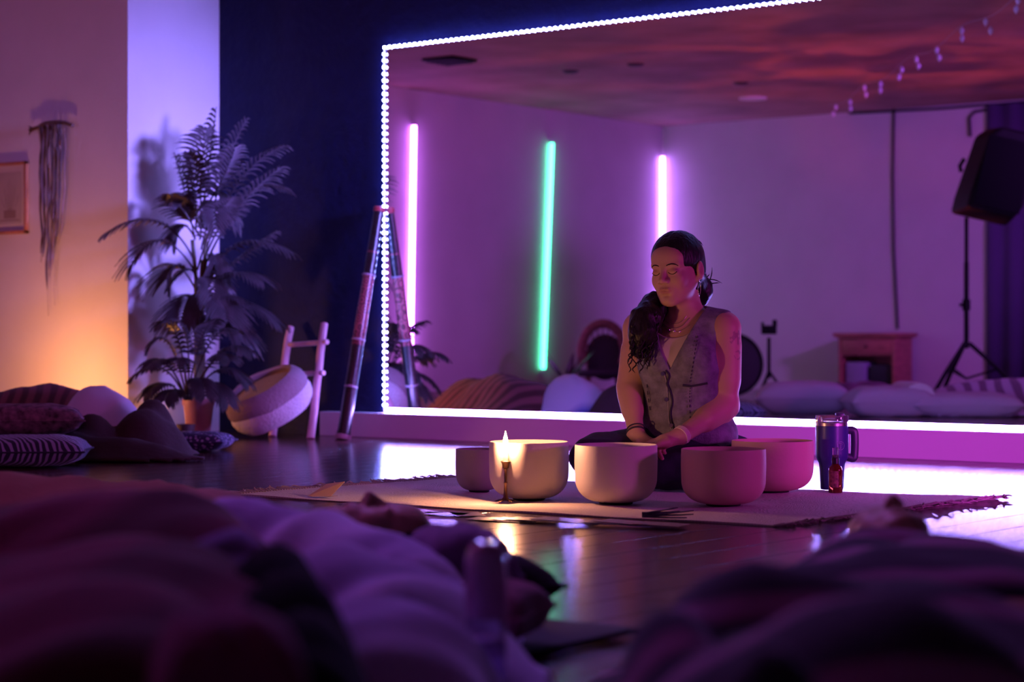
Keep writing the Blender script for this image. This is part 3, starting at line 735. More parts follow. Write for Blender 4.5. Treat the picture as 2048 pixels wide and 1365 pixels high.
# ================================================================== CARDS ON THE FLOOR / RUG EDGE
random.seed(11)
cardm = [mat('card_ochre', (.40, .27, .16), .35, noise_amt=.5, nscale=40), mat('card_plum', (.16, .08, .14), .3, noise_amt=.6, nscale=50), mat('card_grey', (.35, .33, .42), .25, noise_amt=.3, nscale=40)]
def card(px, py, rz, lift, m, label, tilt=0.0, s=(.085, .13)):
    p = F(px, py); p.z = .0015+lift
    b = mb().box((0, 0, .0006), (s[0], s[1], .0008), bev=.0002)
    o = b.build('oracle_card', m, smooth=False); o.location = p; o.rotation_euler = (tilt, 0, YAW+rz)
    tag(o, label, 'card', 'cards fanned out along the near edge of the rug')
ORD = 'first second third fourth fifth sixth seventh eighth ninth tenth eleventh twelfth thirteenth fourteenth'.split()
for i in range(14):
    px = 985+i*26; py = 1041+i*1.3+random.uniform(-1, 1)
    card(px, py, 1.1+random.uniform(-.15, .15), .0012*i % .006 + i*.0004, cardm[(i*5+1) % 3], ORD[i] + ' card from the left in the overlapping fan along the near rug edge', tilt=.02)
for px, py, rz in ((840, 1026, .5), (890, 1030, 1.3), (935, 1031, .2)):
    card(px, py, rz, .001, cardm[2 if px == 890 else 1], {840: 'lone dark card left of the card fan near the lavender blanket head', 890: 'pale glossy card between the dark cards left of the fan', 935: 'dark card touching the left end of the card fan'}[px])
# dark feather bundle at the rug edge
p = F(1335, 1046); p.z = .012
fb = empty('feather_bundle', p, YAW, 'dark feather bundle lying on the near rug edge before the orange bowl', 'feathers')
for i in range(7):
    b = mb(); a = -.25+i*.085; L = .11+.02*math.sin(i)
    n = 10
    for j in range(n+1):
        s_ = j/n; wd = .011*math.sin(PI*min(1, s_*1.02+.02))**.6; x = -.07+s_*L*1.1; y = math.sin(a)*s_*L; z = .004+.002*i+.014*s_*(i % 3)/2
        b.v += [(x, y-wd, z-.001), (x, y, z+.0012), (x, y+wd, z-.001)]
    b.f = [(3*j+q, 3*j+3+q, 3*j+4+q, 3*j+1+q) for j in range(n) for q in (0, 1)]
    o = b.build('feather', mat('dark_feather', (.07, .055, .09), .6, noise_amt=.5, nscale=90), fb)
    md = o.modifiers.new('t', 'SOLIDIFY'); md.thickness = .0012
# folded cream note standing on the rug
p = F(650, 998); p.z = .008
nc = empty('folded_note', p, YAW, 'folded cream paper note propped open on the left rug end', 'paper')
k = p.dot(DIR)/FPX
b = mb(); b.add([(-35*k, 0, 0), (12*k, -.02, 0), (38*k, .03, 28*k), (0*k, .06, 22*k)], [(0, 1, 2, 3)]).add([(-35*k, 0, .0), (12*k, -.02, 0), (28*k, -.05, .004), (-22*k, -.05, .002)], [(0, 1, 2, 3)])
o = b.build('paper', mat('cream_paper', (.72, .52, .32), .8), nc, False); md = o.modifiers.new('t', 'SOLIDIFY'); md.thickness = .001

# ================================================================== DIDGERIDOO
db = P(679, 877, 0); 
d0 = Vector((-6.83, 7.50, 0.0)); d1 = Vector((-6.812, 7.755, 1.155))
dg = empty('didgeridoo', d0, 0, 'painted dark wooden didgeridoo leaning against the left mirror edge', 'didgeridoo')
ax = d1-d0; Ld = ax.length
m = bpy.data.materials.new('painted_didgeridoo'); m.use_nodes = True; nt = m.node_tree; bs = nt.nodes['Principled BSDF']; bs.inputs['Roughness'].default_value = .28
tc = nt.nodes.new('ShaderNodeTexCoord'); mp = nt.nodes.new('ShaderNodeMapping'); nt.links.new(tc.outputs['Object'], mp.inputs[0])
sx = nt.nodes.new('ShaderNodeSeparateXYZ'); nt.links.new(mp.outputs[0], sx.inputs[0])
r1 = nt.nodes.new('ShaderNodeValToRGB'); r1.color_ramp.interpolation = 'CONSTANT'
els = [(0, (.012, .010, .012)), (.22, (.25, .2, .25)), (.228, (.012, .010, .012)), (.40, (.14, .03, .04)), (.46, (.22, .06, .07)), (.70, (.012, .010, .012)), (.80, (.15, .04, .05)), (.806, (.012, .01, .012))]
cr_ = r1.color_ramp; cr_.elements[0].position = 0; cr_.elements[0].color = (*els[0][1], 1); cr_.elements[1].position = els[1][0]; cr_.elements[1].color = (*els[1][1], 1)
for pos, c in els[2:]: e = cr_.elements.new(pos); e.color = (*c, 1)
mr = nt.nodes.new('ShaderNodeMapRange'); mr.inputs['From Max'].default_value = Ld; nt.links.new(sx.outputs['Z'], mr.inputs[0]); nt.links.new(mr.outputs[0], r1.inputs[0])
vo = nt.nodes.new('ShaderNodeTexVoronoi'); vo.inputs['Scale'].default_value = 22; nt.links.new(tc.outputs['Object'], vo.inputs['Vector'])
wv = nt.nodes.new('ShaderNodeMath'); wv.operation = 'SINE'; mu = nt.nodes.new('ShaderNodeMath'); mu.operation = 'MULTIPLY'; mu.inputs[1].default_value = 22
nt.links.new(vo.outputs['Distance'], mu.inputs[0]); nt.links.new(mu.outputs[0], wv.inputs[0])
mx = nt.nodes.new('ShaderNodeMix'); mx.data_type = 'RGBA'; mx.blend_type = 'MULTIPLY'; mx.inputs[0].default_value = .8
gr = nt.nodes.new('ShaderNodeMapRange'); gr.inputs['From Min'].default_value = -1; gr.inputs['To Min'].default_value = .15; gr.inputs['To Max'].default_value = 2.0
nt.links.new(wv.outputs[0], gr.inputs[0]); nt.links.new(r1.outputs[0], mx.inputs['A']); nt.links.new(gr.outputs[0], mx.inputs['B'])
nt.links.new(mx.outputs['Result'], bs.inputs['Base Color'])
dg.rotation_euler = ax.to_track_quat('Z', 'Y').to_euler()
prof = [(.026, .0), (.038, .004), (.038, .02), (.034, .05), (.032, .3), (.031, .6), (.029, .9), (.027, Ld-.02), (.027, Ld-.001), (.020, Ld), (.018, Ld-.04)]
mb().lathe(prof, 28).build('tube', m, dg)
mb().lathe([(.0275, Ld-.022), (.0305, Ld-.018), (.0305, Ld), (.026, Ld+.004), (.02, Ld+.002)], 28).build('mouthpiece_ring', mat('red_wax', (.35, .05, .06), .4), dg)
for zz in (.26, .5, .83): mb().lathe([(.031, zz), (.0345, zz+.002), (.0345, zz+.008), (.031, zz+.010)], 28).build('painted_band', mat('band_pale', (.35, .28, .36), .4), dg)
mb().lathe([(.028, 0), (.0405, .001), (.0405, .024), (.036, .026)], 28).build('end_ring', mat('pale_ring', (.40, .26, .33), .5), dg)

# ================================================================== LADDER
lad_wood = mat('blanket_ladder_wood', (.70, .42, .50), .6, noise_amt=.15, nscale=12, stretch=(1, 1, .2))
def onwallpt(px, py, Y): return onY(px, py, Y)
lbR = F(621, 879); ltR = onY(648, 648, 7.70); ltL = onY(581, 655, 7.74); lbL = lbR + (ltL-ltR)*1.12; lbL.z = 0
lbR.y = min(lbR.y, 7.5)
lad = empty('ladder', (0, 0, 0), label='short pink-lit wooden decorative ladder leaning on the dark wall', cat='ladder')
for a, c in ((lbR, ltR), (lbL, ltL)):
    a = a.copy(); a.z = .0
    n = 9; pts = [a.lerp(c, i/(n-1))+Vector((noise.noise(Vector((i*.7, a.x, 0)))*.006, 0, 0)) for i in range(n)]
    mb().tube(pts, [.021]+[.020]*7+[.019], 14).build('rail', lad_wood, lad)
for f_ in (.565, .835):
    a = lbL.lerp(ltL, f_); c = lbR.lerp(ltR, f_ + (.0 if f_ else 0)); e = (c-a).normalized()
    mb().tube([a-e*.02, a.lerp(c, .5), c+e*.045], [.013, .0125, .013], 12).build('rung', lad_wood, lad)

# ================================================================== BASKET (slumped on its side)
bp = F(545, 874); k = bp.dot(DIR)/FPX
bz_ = bp.dot(DIR); bc = P(540, 880, bz_); bc.z = 0
bk = empty('woven_basket', bc, YAW, 'slouchy round two-tone felt basket tipped over beside the ladder', 'basket')
tiltM = Matrix.Rotation(math.radians(-38), 4, 'Y') @ Matrix.Rotation(math.radians(20), 4, 'X')
def basket_prof():
    R = .185
    o = [(.001, 0), (R*.78, .0), (R*.92, .012), (R*1.02, .05), (R*1.05, .10), (R*1.02, .135)]
    return o
def xf(b, Mx):
    b.v = [tuple(Mx @ Vector(q)) for q in b.v]; return b
MX = Matrix.Translation((.055, -.10, .0)) @ Matrix.Scale(1.07, 4) @ Matrix.Rotation(math.radians(-27), 4, 'Y') @ Matrix.Rotation(math.radians(20), 4, 'X') @ Matrix.Diagonal((1.14, 1, .80, 1))
MX = Matrix.Translation((0, 0, -min((MX @ Vector((.175*.96*math.cos(a), .175*.96*math.sin(a), .02))).z for a in [i*.1 for i in range(63)])+.012)) @ MX
def wob(b, a=.007):
    b.v = [tuple(Vector(q)+Vector(noise.noise_vector(Vector(q)*9))*a) for q in b.v]; return b
R = .175
xf(wob(mb().lathe([(.001, 0), (R*.72, .0), (R*.90, .012), (R*1.0, .05), (R*1.03, .095), (R*1.00, .125), (R*.95, .122), (R*.93, .03), (.001, .015)], 48)), MX).build('base_band', mat('cream_felt', (.66, .60, .66), .95, bump=.6, bscale=70), bk)
xf(wob(mb().lathe([(R*.99, .115), (R*1.03, .14), (R*1.0, .185), (R*.92, .225), (R*.84, .240), (R*.76, .232), (R*.80, .20), (R*.90, .15), (R*.92, .118)], 48), .009), MX).build('upper_band', mat('mauve_felt', (.30, .20, .24), .95, bump=.6, bscale=70), bk)
xf(wob(mb().lathe([(.001, .205), (R*.5, .212), (R*.80, .205), (R*.82, .19), (.001, .18)], 40), .01), MX).build('folded_contents', mat('brown_cloth', (.34, .22, .14), .95, bump=.5, bscale=50), bk)

# ================================================================== PALMS
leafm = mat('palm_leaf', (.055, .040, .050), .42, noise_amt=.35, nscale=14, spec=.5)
stemm = mat('palm_stem', (.12, .12, .06), .55, noise_amt=.3, nscale=20)
random.seed(21)
def frond(parent, base, ctrl, tip, nl=17, leaf=.17, wd=.013, droop=.5, seed=0):
    rng = random.Random(seed)
    pts = bez(base, ctrl, tip, 22); b = mb()
    b.tube(pts, [.0055-.0045*i/21 for i in range(22)], 6)
    for i in range(nl):
        s_ = .34+.66*i/(nl-1); q = s_*21; j = min(20, int(q)); fr = q-j; p = pts[j].lerp(pts[j+1], fr); tng = (pts[j+1]-pts[j]).normalized()
        sd = tng.cross(Vector((0, 0, 1))); sd = sd.normalized() if sd.length > .1 else Vector((1, 0, 0))
        up = sd.cross(tng).normalized()
        Lf = leaf*(.35+.95*math.sin(PI*(.12+.80*(s_-.34)/.66)))*rng.uniform(.85, 1.1)
        for s in (-1, 1):
            d = (sd*s*.85+tng*(.55+.5*(s_-.34))+up*.30).normalized(); n = 5; vs = []
            for a in range(n+1):
                u = a/n; c = p+d*Lf*u+Vector((0, 0, -droop*Lf*u*u)); wv_ = wd*math.sin(PI*min(.97, .12+.85*u))**.8
                wside = d.cross(up).normalized(); vs += [c-wside*wv_+up*.002, c-up*.001, c+wside*wv_+up*.002]
            b.add(vs, [(3*a+t_, 3*a+3+t_, 3*a+4+t_, 3*a+1+t_) for a in range(n) for t_ in (0, 1)])
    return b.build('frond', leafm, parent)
PZ = 10.45
pot_p = P(397, 870, PZ); pot_p.z = 0
palm = empty('potted_palm', pot_p, YAW, 'tall potted palm with arching fronds in front of the violet wall return', 'plant')
def pl(px, py, y=0.0, cx=397, z0=PZ):
    z = z0+y; return Vector(((px-1024)/FPX*z-(cx-1024)/FPX*z0, y, CAMH+(HOR-py)/FPX*z))
potm = mat('plum_clay_pot', (.36, .14, .20), .5, noise_amt=.1)
k = PZ/FPX
mb().lathe([(.001, 0), (22*k, 0), (23*k, .004), (30*k, 62*k), (32*k, 62.5*k), (32.5*k, 74*k), (29.5*k, 74.5*k), (28*k, 62*k), (27*k, 60*k)], 36).build('pot', potm, palm)
mb().lathe([(.001, 66*k), (28.5*k, 65*k), (28.5*k, 60*k), (.001, 60*k)], 24).build('soil', mat('potting_soil', (.03, .02, .015), .95, bump=.8, bscale=60), palm)
crown = [(392, 560), (405, 520), (398, 600), (412, 470), (385, 480), (400, 640)]
for i, (bx, by) in enumerate(crown):
    o = mb().tube(catmull([pl(390+i*3, 800, (i-3)*.012), pl(392+i*3, 700, (i-3)*.01), pl(bx, by, 0)], 6), .010, 8); o.build('cane', stemm, palm)
fr = [ # base, ctrl, tip, depth at ctrl/tip
    ((388, 520), (330, 400), (222, 462), -.12), ((388, 540), (320, 430), (262, 530), -.18), ((390, 480), (375, 400), (352, 318), .02),
    ((392, 460), (395, 360), (376, 312), -.06), ((400, 480), (415, 340), (432, 225), .05), ((402, 450), (400, 330), (412, 262), -.1),
    ((410, 500), (440, 330), (490, 245), -.05), ((412, 500), (470, 330), (560, 295), -.14), ((412, 510), (480, 350), (565, 375), .02),
    ((415, 520), (470, 400), (555, 340), -.22), ((410, 560), (470, 450), (572, 500), -.12), ((410, 570), (480, 520), (545, 470), -.02),
    ((408, 600), (460, 520), (520, 560), -.18), ((406, 600), (490, 590), (548, 640), -.08), ((392, 580), (350, 500), (335, 556), -.10),
    ((395, 540), (420, 440), (460, 400), -.25), ((404, 620), (440, 560), (455, 640), -.25), ((396, 610), (380, 560), (362, 640), -.18),
    ((400, 430), (440, 380), (470, 300), -.2), ((398, 470), (372, 430), (345, 395), -.2), ((408, 640), (450, 600), (480, 680), -.1)]
rng_ = random.Random(77)
for i in range(16):
    by = rng_.uniform(430, 720); sd_ = rng_.choice((-1, 1, 1)); fr.append(((398+rng_.uniform(-8, 12), by), (400+sd_*rng_.uniform(10, 40), by-rng_.uniform(40, 110)), (402+sd_*rng_.uniform(25, 85), by-rng_.uniform(-50, 60)), rng_.uniform(-.3, .05)))
for i, (a, c, e, y) in enumerate(fr):
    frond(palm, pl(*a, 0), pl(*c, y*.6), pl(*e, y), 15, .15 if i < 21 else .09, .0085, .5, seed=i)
PZ2 = 10.15
p2 = P(372, 870, PZ2); p2.z = 0
bush = empty('potted_palm', p2, YAW, 'low bushy palm with short drooping fronds below the tall palm', 'plant')
def pm(px, py, y=0.0): return pl(px, py, y, 372, PZ2)
k = PZ2/FPX
mb().lathe([(.001, 0), (15*k, 0), (18*k, 22*k), (19*k, 30*k), (17*k, 30*k), (16*k, 25*k), (.001, 24*k)], 30).build('pot', mat('dark_pot', (.07, .04, .05), .6), bush)
fr2 = [((372, 800), (330, 700), (268, 752), -.1), ((370, 800), (330, 740), (292, 790), -.18), ((372, 790), (340, 640), (305, 690), -.05), ((374, 790), (360, 620), (318, 650), -.12),
       ((376, 790), (385, 640), (345, 640), .0), ((380, 790), (420, 640), (470, 660), -.1), ((382, 790), (450, 660), (498, 705), -.16), ((384, 790), (450, 700), (492, 765), -.1),
       ((382, 800), (430, 730), (455, 805), -.2), ((376, 790), (400, 650), (430, 640), -.2), ((372, 800), (345, 760), (330, 800), -.25), ((378, 800), (400, 720), (410, 790), -.28),
       ((376, 800), (370, 700), (352, 720), -.28), ((380, 800), (440, 680), (460, 720), -.3), ((374, 800), (330, 690), (300, 730), -.28)]
for i, (a, c, e, y) in enumerate(fr2):
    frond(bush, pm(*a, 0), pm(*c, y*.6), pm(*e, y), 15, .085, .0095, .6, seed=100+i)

# ================================================================== WALL HANGING, PICTURE
wx = onY(102, 254, YB2); wh = empty('wall_hanging', (wx.x, YB2, wx.z), 0, 'driftwood wall hanging with long ragged fabric strands on the orange wall', 'wall hanging')
kx = (wx.dot(DIR))/FPX   # metres per pixel there
cosf = abs(DIR.y + 0)    # wall faces -Y; horizontal pixels are foreshortened
def hx(px): return onY(px, 254, YB2-.03).x - wx.x
bark = mat('driftwood', (.10, .055, .04), .8, bump=.5, bscale=50)
mb().tube(catmull([(hx(60), -.03, -4*kx), (hx(75), -.032, -1*kx), (hx(92), -.035, 5*kx), (hx(112), -.03, 6*kx), (hx(132), -.032, 3*kx), (hx(146), -.03, -3*kx)], 5), [.010]*8+[.012]*10+[.010]*8, 9).tube([(hx(72), -.03, -2*kx), (hx(62), -.035, -8*kx), (hx(60), -.035, -14*kx)], [.007, .006, .003], 7).tube([(hx(66), -.03, -2*kx), (hx(58), -.03, 4*kx)], [.005, .003], 6).build('branch', bark, wh)
random.seed(5)
sc_ = [mat('strand_sand', (.26, .17, .14), .95, spec=.1, noise_amt=.3, nscale=25), mat('strand_brown', (.06, .03, .025), .95, spec=.1, noise_amt=.4, nscale=25), mat('strand_grey', (.14, .10, .09), .95, spec=.1, noise_amt=.4, nscale=25)]
N = 19
for i in range(N):
    s_ = i/(N-1); px = 82+s_*48; L = (490+85*max(0, 1-abs(s_-.42)/.58)**1.6 + random.uniform(-35, 15)-254)*kx
    if random.random() < .25: L *= random.uniform(.45, .8)
    n = 26; b = mb(); ph = random.uniform(0, 6); wd = random.uniform(.0035, .0085)
    cx = hx(px); tx = hx(102-6+ (px-102)*.35)
    for j in range(n+1):
        u = j/n; x = cx+(tx-cx)*max(0, u-.55)**1.2*1.5*min(1, L/(270*kx))+.005*math.sin(u*11+ph); y = -.032-.008*(i % 3)+.004*math.sin(u*17+ph); z = -L*u+2*kx
        ww = wd*(.8+.5*noise.noise(Vector((u*9, i*3.1, 0))))*(1 if u < .9 else (1.02-u)/.12); tw = .5*math.sin(u*6+ph)
        b.v += [(x-ww*math.cos(tw), y-ww*math.sin(tw), z), (x+ww*math.cos(tw), y+ww*math.sin(tw), z)]
    b.f = [(2*j, 2*j+1, 2*j+3, 2*j+2) for j in range(n)]
    o = b.build('strand', sc_[(i*7) % 3], wh); md = o.modifiers.new('t', 'SOLIDIFY'); md.thickness = .003
for px, y1 in ((95, 632), (108, 612)):
    mb().tube([(hx(px+4), -.03, -(520-254)*kx), (hx(px), -.03, -(575-254)*kx), (hx(px+2), -.03, -(y1-254)*kx)], .0012, 5).build('thread', sc_[2], wh)
fR = onY(56, 322, YB2-.01); fB = onY(56, 467, YB2-.01); FH = fR.z-fB.z; FW = .30
pf = empty('picture_frame', (fR.x-FW/2, YB2, fB.z), 0, 'wooden picture frame with a cactus plant print at the left photo edge', 'picture')
wf = mat('honey_wood_frame', (.42, .17, .06), .45, noise_amt=.2, nscale=20)
b = mb(); tw = .018
b.box((0, -.014, tw/2), (FW, .022, tw), bev=.002).box((0, -.014, FH-tw/2), (FW, .022, tw), bev=.002).box((-FW/2+tw/2, -.014, FH/2), (tw, .022, FH), bev=.002).box((FW/2-tw/2, -.014, FH/2), (tw, .022, FH), bev=.002)
b.build('frame', wf, pf)
slab(-FW/2+.01, FW/2-.01, -.010, -.004, .01, FH-.01).build('mat_board', mat('mat_board', (.55, .50, .46), .8), pf, False)
slab(-FW/2+.05, FW/2-.05, -.0115, -.0100, .055, FH-.055).build('print', mat('print_paper', (.42, .37, .34), .8, noise_amt=.1), pf, False)
inkm = mat('print_ink', (.14, .11, .10), .8); ink2 = mat('print_ink_soft', (.27, .20, .18), .8)
b = mb(); cx0 = .055
for dx, h_, r_, lean in ((0, .17, .011, 0), (-.028, .12, .010, -.012), (.028, .13, .010, .012), (-.050, .085, .008, -.02), (.048, .08, .008, .02), (.014, .15, .008, .005), (-.014, .155, .008, -.004)):
    b.tube([(dx*.3, -.0118, .13), (dx+lean*.4, -.0118, .13+h_*.4), (dx+lean, -.0118, .13+h_*.75), (dx+lean*1.1, -.0118, .13+h_)], [r_*.6, r_, r_, r_*.4], 8, flat=.05)
b.v = [(x, max(-.0125, min(-.0112, y)), z) for x, y, z in b.v]
b.build('printed_plant', inkm, pf)
slab(-.05, .05, -.0122, -.0112, .085, .13).build('printed_pot', ink2, pf, False)
slab(-.08, .08, -.0120, -.0112, .072, .078).build('printed_line', ink2, pf, False)

# ================================================================== LYING PEOPLE AND BLANKETS
def drape(name, origin, x0, x1, y0, y1, hf, m, label, cat='blanket', group=None, res=.02, thr=.012, uvs=1.0, fold=.012, fsc=6, parent=None, fdir=None, seed=0):
    """cloth lying over whatever hf() describes; x to the right, y away, metres, floor at z=0"""
    nx_ = int((x1-x0)/res)+1; ny_ = int((y1-y0)/res)+1
    Hh = np.zeros((nx_, ny_)); b = mb()
    for i in range(nx_):
        for j in range(ny_):
            x = x0+(x1-x0)*i/(nx_-1); y = y0+(y1-y0)*j/(ny_-1); h = hf(x, y)
            if h > .004:
                if fdir: u = x*math.cos(fdir)+y*math.sin(fdir); w_ = -x*math.sin(fdir)+y*math.cos(fdir); q = Vector((u*fsc, w_*fsc*.22, seed))
                else: q = Vector((x*fsc, y*fsc, seed))
                h += fold*(.45-1.7*abs(noise.noise(q))+.5*noise.noise(q*2.1))*min(1, h/.06)
            Hh[i, j] = h
            b.v.append((x, y, max(.004, h)))
    for i in range(nx_-1):
        for j in range(ny_-1):
            if max(Hh[i, j], Hh[i+1, j], Hh[i, j+1], Hh[i+1, j+1]) > thr:
                b.f.append((i*ny_+j, (i+1)*ny_+j, (i+1)*ny_+j+1, i*ny_+j+1))
    used = sorted({q for ff in b.f for q in ff}); mp_ = {q: i for i, q in enumerate(used)}
    b.v = [b.v[q] for q in used]; b.f = [tuple(mp_[q] for q in ff) for ff in b.f]
    o = b.build(name, m, parent); sharp_all(o)
    uv = o.data.uv_layers.new(name='UVMap')
    co = [v.co.copy() for v in o.data.vertices]
    for l in o.data.loops:
        c = co[l.vertex_index]; uv.data[l.index].uv = (c.x*uvs, (c.y+c.z*.8)*uvs)
    md = o.modifiers.new('t', 'SOLIDIFY'); md.thickness = .008; md.offset = 1
    if parent is None:
        o.location = origin; o.rotation_euler = (0, 0, YAW)
    tag(o, label, cat, group)
    return o
def camx(px, z): return (px-1024)/FPX*z
def bumps(L):
    """L: list of (px, ytop, z, rx, ry[, power, rot]) -> height function in camera-aligned floor coordinates"""
    B = []
    for it in L:
        px, yt, z, rx, ry = it[:5]; pw = it[5] if len(it) > 5 else 1.3; rot = it[6] if len(it) > 6 else 0
        B.append((camx(px, z), z, CAMH+(HOR-yt)/FPX*z, rx, ry, pw, math.cos(rot), math.sin(rot)))
    def hf(x, y):
        s_ = 0
        for cx, cy, h, rx, ry, pw, c, sn in B:
            dx, dy = x-cx, y-cy; u = dx*c+dy*sn; w_ = -dx*sn+dy*c
            q = (u/rx)**2+(w_/ry)**2
            if q < 12: s_ += (h*math.exp(-q**pw))**6
        return s_**(1/6)
    return hf
ORG = Vector((0, 0, 0))
def lying_person(px, pynose, z, head_dir, label, hair_m=hairm, skin_m=skin, Lb=1.55, scale=1.0, pill=.05, spill=False):
    """face-up person; head_dir = world angle (camera frame, 0 = right, 90deg = away) from feet to head"""
    p = P(px, pynose, z); root = empty('person', (p.x, p.y, 0), YAW+head_dir-PI/2, label, 'person')
    S = Sdf(); hz = pill+.092
    # head frame: head up axis -> +y local, face -> +z
    HMx = Matrix.Translation((0, 0, hz)) @ Matrix.Rotation(-PI/2, 4, 'X')
    head_ops(S, HMx)
    S.add(e_cap((0, -.09, hz-.02), (0, -.20, .10), .05, .055), .03)
    S.add(e_ell((0, -.36, .11), (.155, .19, .085)), .05)
    S.add(e_ell((0, -.62, .105), (.14, .2, .08)), .06)
    S.add(e_ell((0, -.80, .10), (.16, .13, .085)), .06)
    for s in (-1, 1):
        S.add(e_cap((s*.14, -.24, .10), (s*.22, -.50, .07), .042, .036), .03); S.add(e_cap((s*.22, -.50, .07), (s*.20, -.74, .06), .034, .026), .02)
        S.add(e_cap((s*.20, -.74, .06), (s*.19, -.84, .05), .026, .018), .02)
        S.add(e_cap((s*.08, -.85, .09), (s*.11, -1.20, .085), .075, .052), .04); S.add(e_cap((s*.11, -1.20, .085), (s*.12, -1.52, .06), .048, .034), .03)
        S.add(e_cap((s*.12, -1.52, .05), (s*.14, -1.55, .17), .032, .026), .02)
    V, lo = S.grid((-.30, -1.62, .0), (.30, .14, .30), .007); v, f = nets(V, lo, .007)
    npmesh('body', v, f, skin_m, root)
    Hs = Sdf(); Hs.add(e_ell((0, .024, .036), (.083, .100, .090)), .01, M4=HMx); Hs.add(e_ell((0, -.094, -.030), (.070, .080, .120)), .006, True, HMx)
    Hs.add(e_ell((.03, .10, .06), (.07, .05, .05)), .03)
    if spill: Hs.add(e_cap((.05, .10, .08), (.14, .12, .05), .05, .045), .04); Hs.add(e_cap((.14, .12, .05), (.27, .08, .03), .045, .02), .04)
    
    V, lo = Hs.grid((-.14, -.12, .0), (.32, .20, .30), .006); v, f = nets(V, lo, .006)
    v = np.array([q+np.array(noise.noise_vector(Vector(q)*40))*.004 for q in v])
    npmesh('hair', v, f, hair_m, root)
    return root
def pillow(name, p, size, rz, m, label, tilt=(0, 0), group=None, cat='pillow', fringe=False, yawed=True):
    n = 22; b = mb(); sx_, sy_, sz_ = size
    def pt(u, v_, s):
        e = (1-abs(u)**4)*(1-abs(v_)**4); h = max(0, e)**.5
        cu = 1-.07*(v_*v_)*(1-abs(u)); cv = 1-.07*(u*u)*(1-abs(v_))
        x = u*sx_/2*cv; y = v_*sy_/2*cu
        return (x, y, s*h*sz_/2*(1+.12*noise.noise(Vector((u*3, v_*3, p[0]+s)))))
    for s in (1, -1):
        vs = [pt(-1+2*i/n, -1+2*j/n, s) for i in range(n+1) for j in range(n+1)]
        fs = [(i*(n+1)+j, (i+1)*(n+1)+j, (i+1)*(n+1)+j+1, i*(n+1)+j+1) for i in range(n) for j in range(n)]
        if s < 0: fs = [ff[::-1] for ff in fs]
        b.add(vs, fs)
    root = empty(name, p, 0, label, cat, group); root.rotation_euler = (tilt[0], tilt[1], (YAW if yawed else 0)+rz)
    o = b.build('cover', m, root, weld=True); sharp_all(o)
    uv = o.data.uv_layers.new(name='UVMap'); co = [v.co.copy() for v in o.data.vertices]
    for l in o.data.loops: uv.data[l.index].uv = (co[l.vertex_index].x, co[l.vertex_index].y)
    pts = [(-sx_/2*.99+sx_*.99*i/20, -sy_/2*(1-.07*0), 0) for i in range(21)]
    edge = [pt(-1+2*i/n, -1, 0) for i in range(n+1)]+[pt(1, -1+2*i/n, 0) for i in range(n+1)]+[pt(1-2*i/n, 1, 0) for i in range(n+1)]+[pt(-1, 1-2*i/n, 0) for i in range(n+1)]
    mb().tube(edge, .004, 6).build('piping', m, root)
    return root
# --- foreground right person: head away, feet toward the camera
lying_person(1778, 1052, 3.5, math.radians(93), 'person lying face-up nearest at right, head seen above the dark striped blanket', pill=.035)
bl_dark = wavemat('dark_striped_wool', (.022, .016, .030), (.34, .14, .26), 1.15, 'Y', .95, 1.2, lo=.70, hi=.97)
drape('blanket', ORG, -.05, 1.35, 1.25, 3.46, bumps([(1780, 1066, 3.22, .22, .11), (1900, 1088, 3.05, .20, .2), (1700, 1100, 3.0, .13, .2), (1800, 1112, 2.8, .28, .3), (2040, 1130, 2.8, .2, .3),
       (1560, 1172, 2.75, .14, .2), (1440, 1200, 2.2, .11, .2), (1560, 1205, 2.2, .12, .2), (1345, 1235, 2.05, .07, .2), (1720, 1282, 1.7, .12, .2), (1900, 1274, 1.7, .12, .2), (1540, 1335, 1.55, .07, .1), (1800, 1190, 2.2, .3, .4), (1600, 1290, 1.8, .2, .3)]),
      bl_dark, 'dark striped wool blanket over the lying person at lower right', res=.018, fold=.014, fsc=6, uvs=1.6)
pillow('pillow', P(1778, 1130, 3.52)*1, (.46, .34, .12), .1, mat('dark_purple_pillow', (.10, .06, .10), .9), 'dark pillow under the head of the nearest lying person at right').location.z = .055
# --- foreground left person with lavender blanket
lying_person(765, 1062, 3.95, math.radians(20), 'person lying face-up at centre left, reddish face above the lavender blanket', pill=.005, spill=True)
lav = wavemat('lavender_blanket', (.42, .34, .62), (.66, .58, .85), 1.2, 'X', .9, 3.0, lo=.2, hi=.8, rot=.7)
drape('blanket', ORG, -1.75, .05, 1.5, 3.95, bumps([(480, 1008, 3.45, .16, .14), (600, 1040, 3.4, .18, .16), (720, 1078, 3.35, .16, .2), (820, 1112, 3.3, .12, .18), (640, 1120, 2.9, .13, .25), (760, 1150, 2.85, .14, .25),
       (880, 1190, 2.9, .11, .2), (720, 1240, 2.45, .12, .25), (840, 1250, 2.5, .10, .2), (905, 1240, 3.0, .06, .12)]), lav,
      'pale lavender blanket draped over the lying person at centre left', res=.015, fold=.022, fsc=11, fdir=-.75, uvs=1.0)
pillow('pillow', Vector((0, 0, .07))+P(850, 1100, 3.75).xy.to_3d(), (.36, .46, .12), .4, mat('charcoal_pillow', (.008, .006, .008), .95), 'dark pillow under the head beside the lavender blanket')
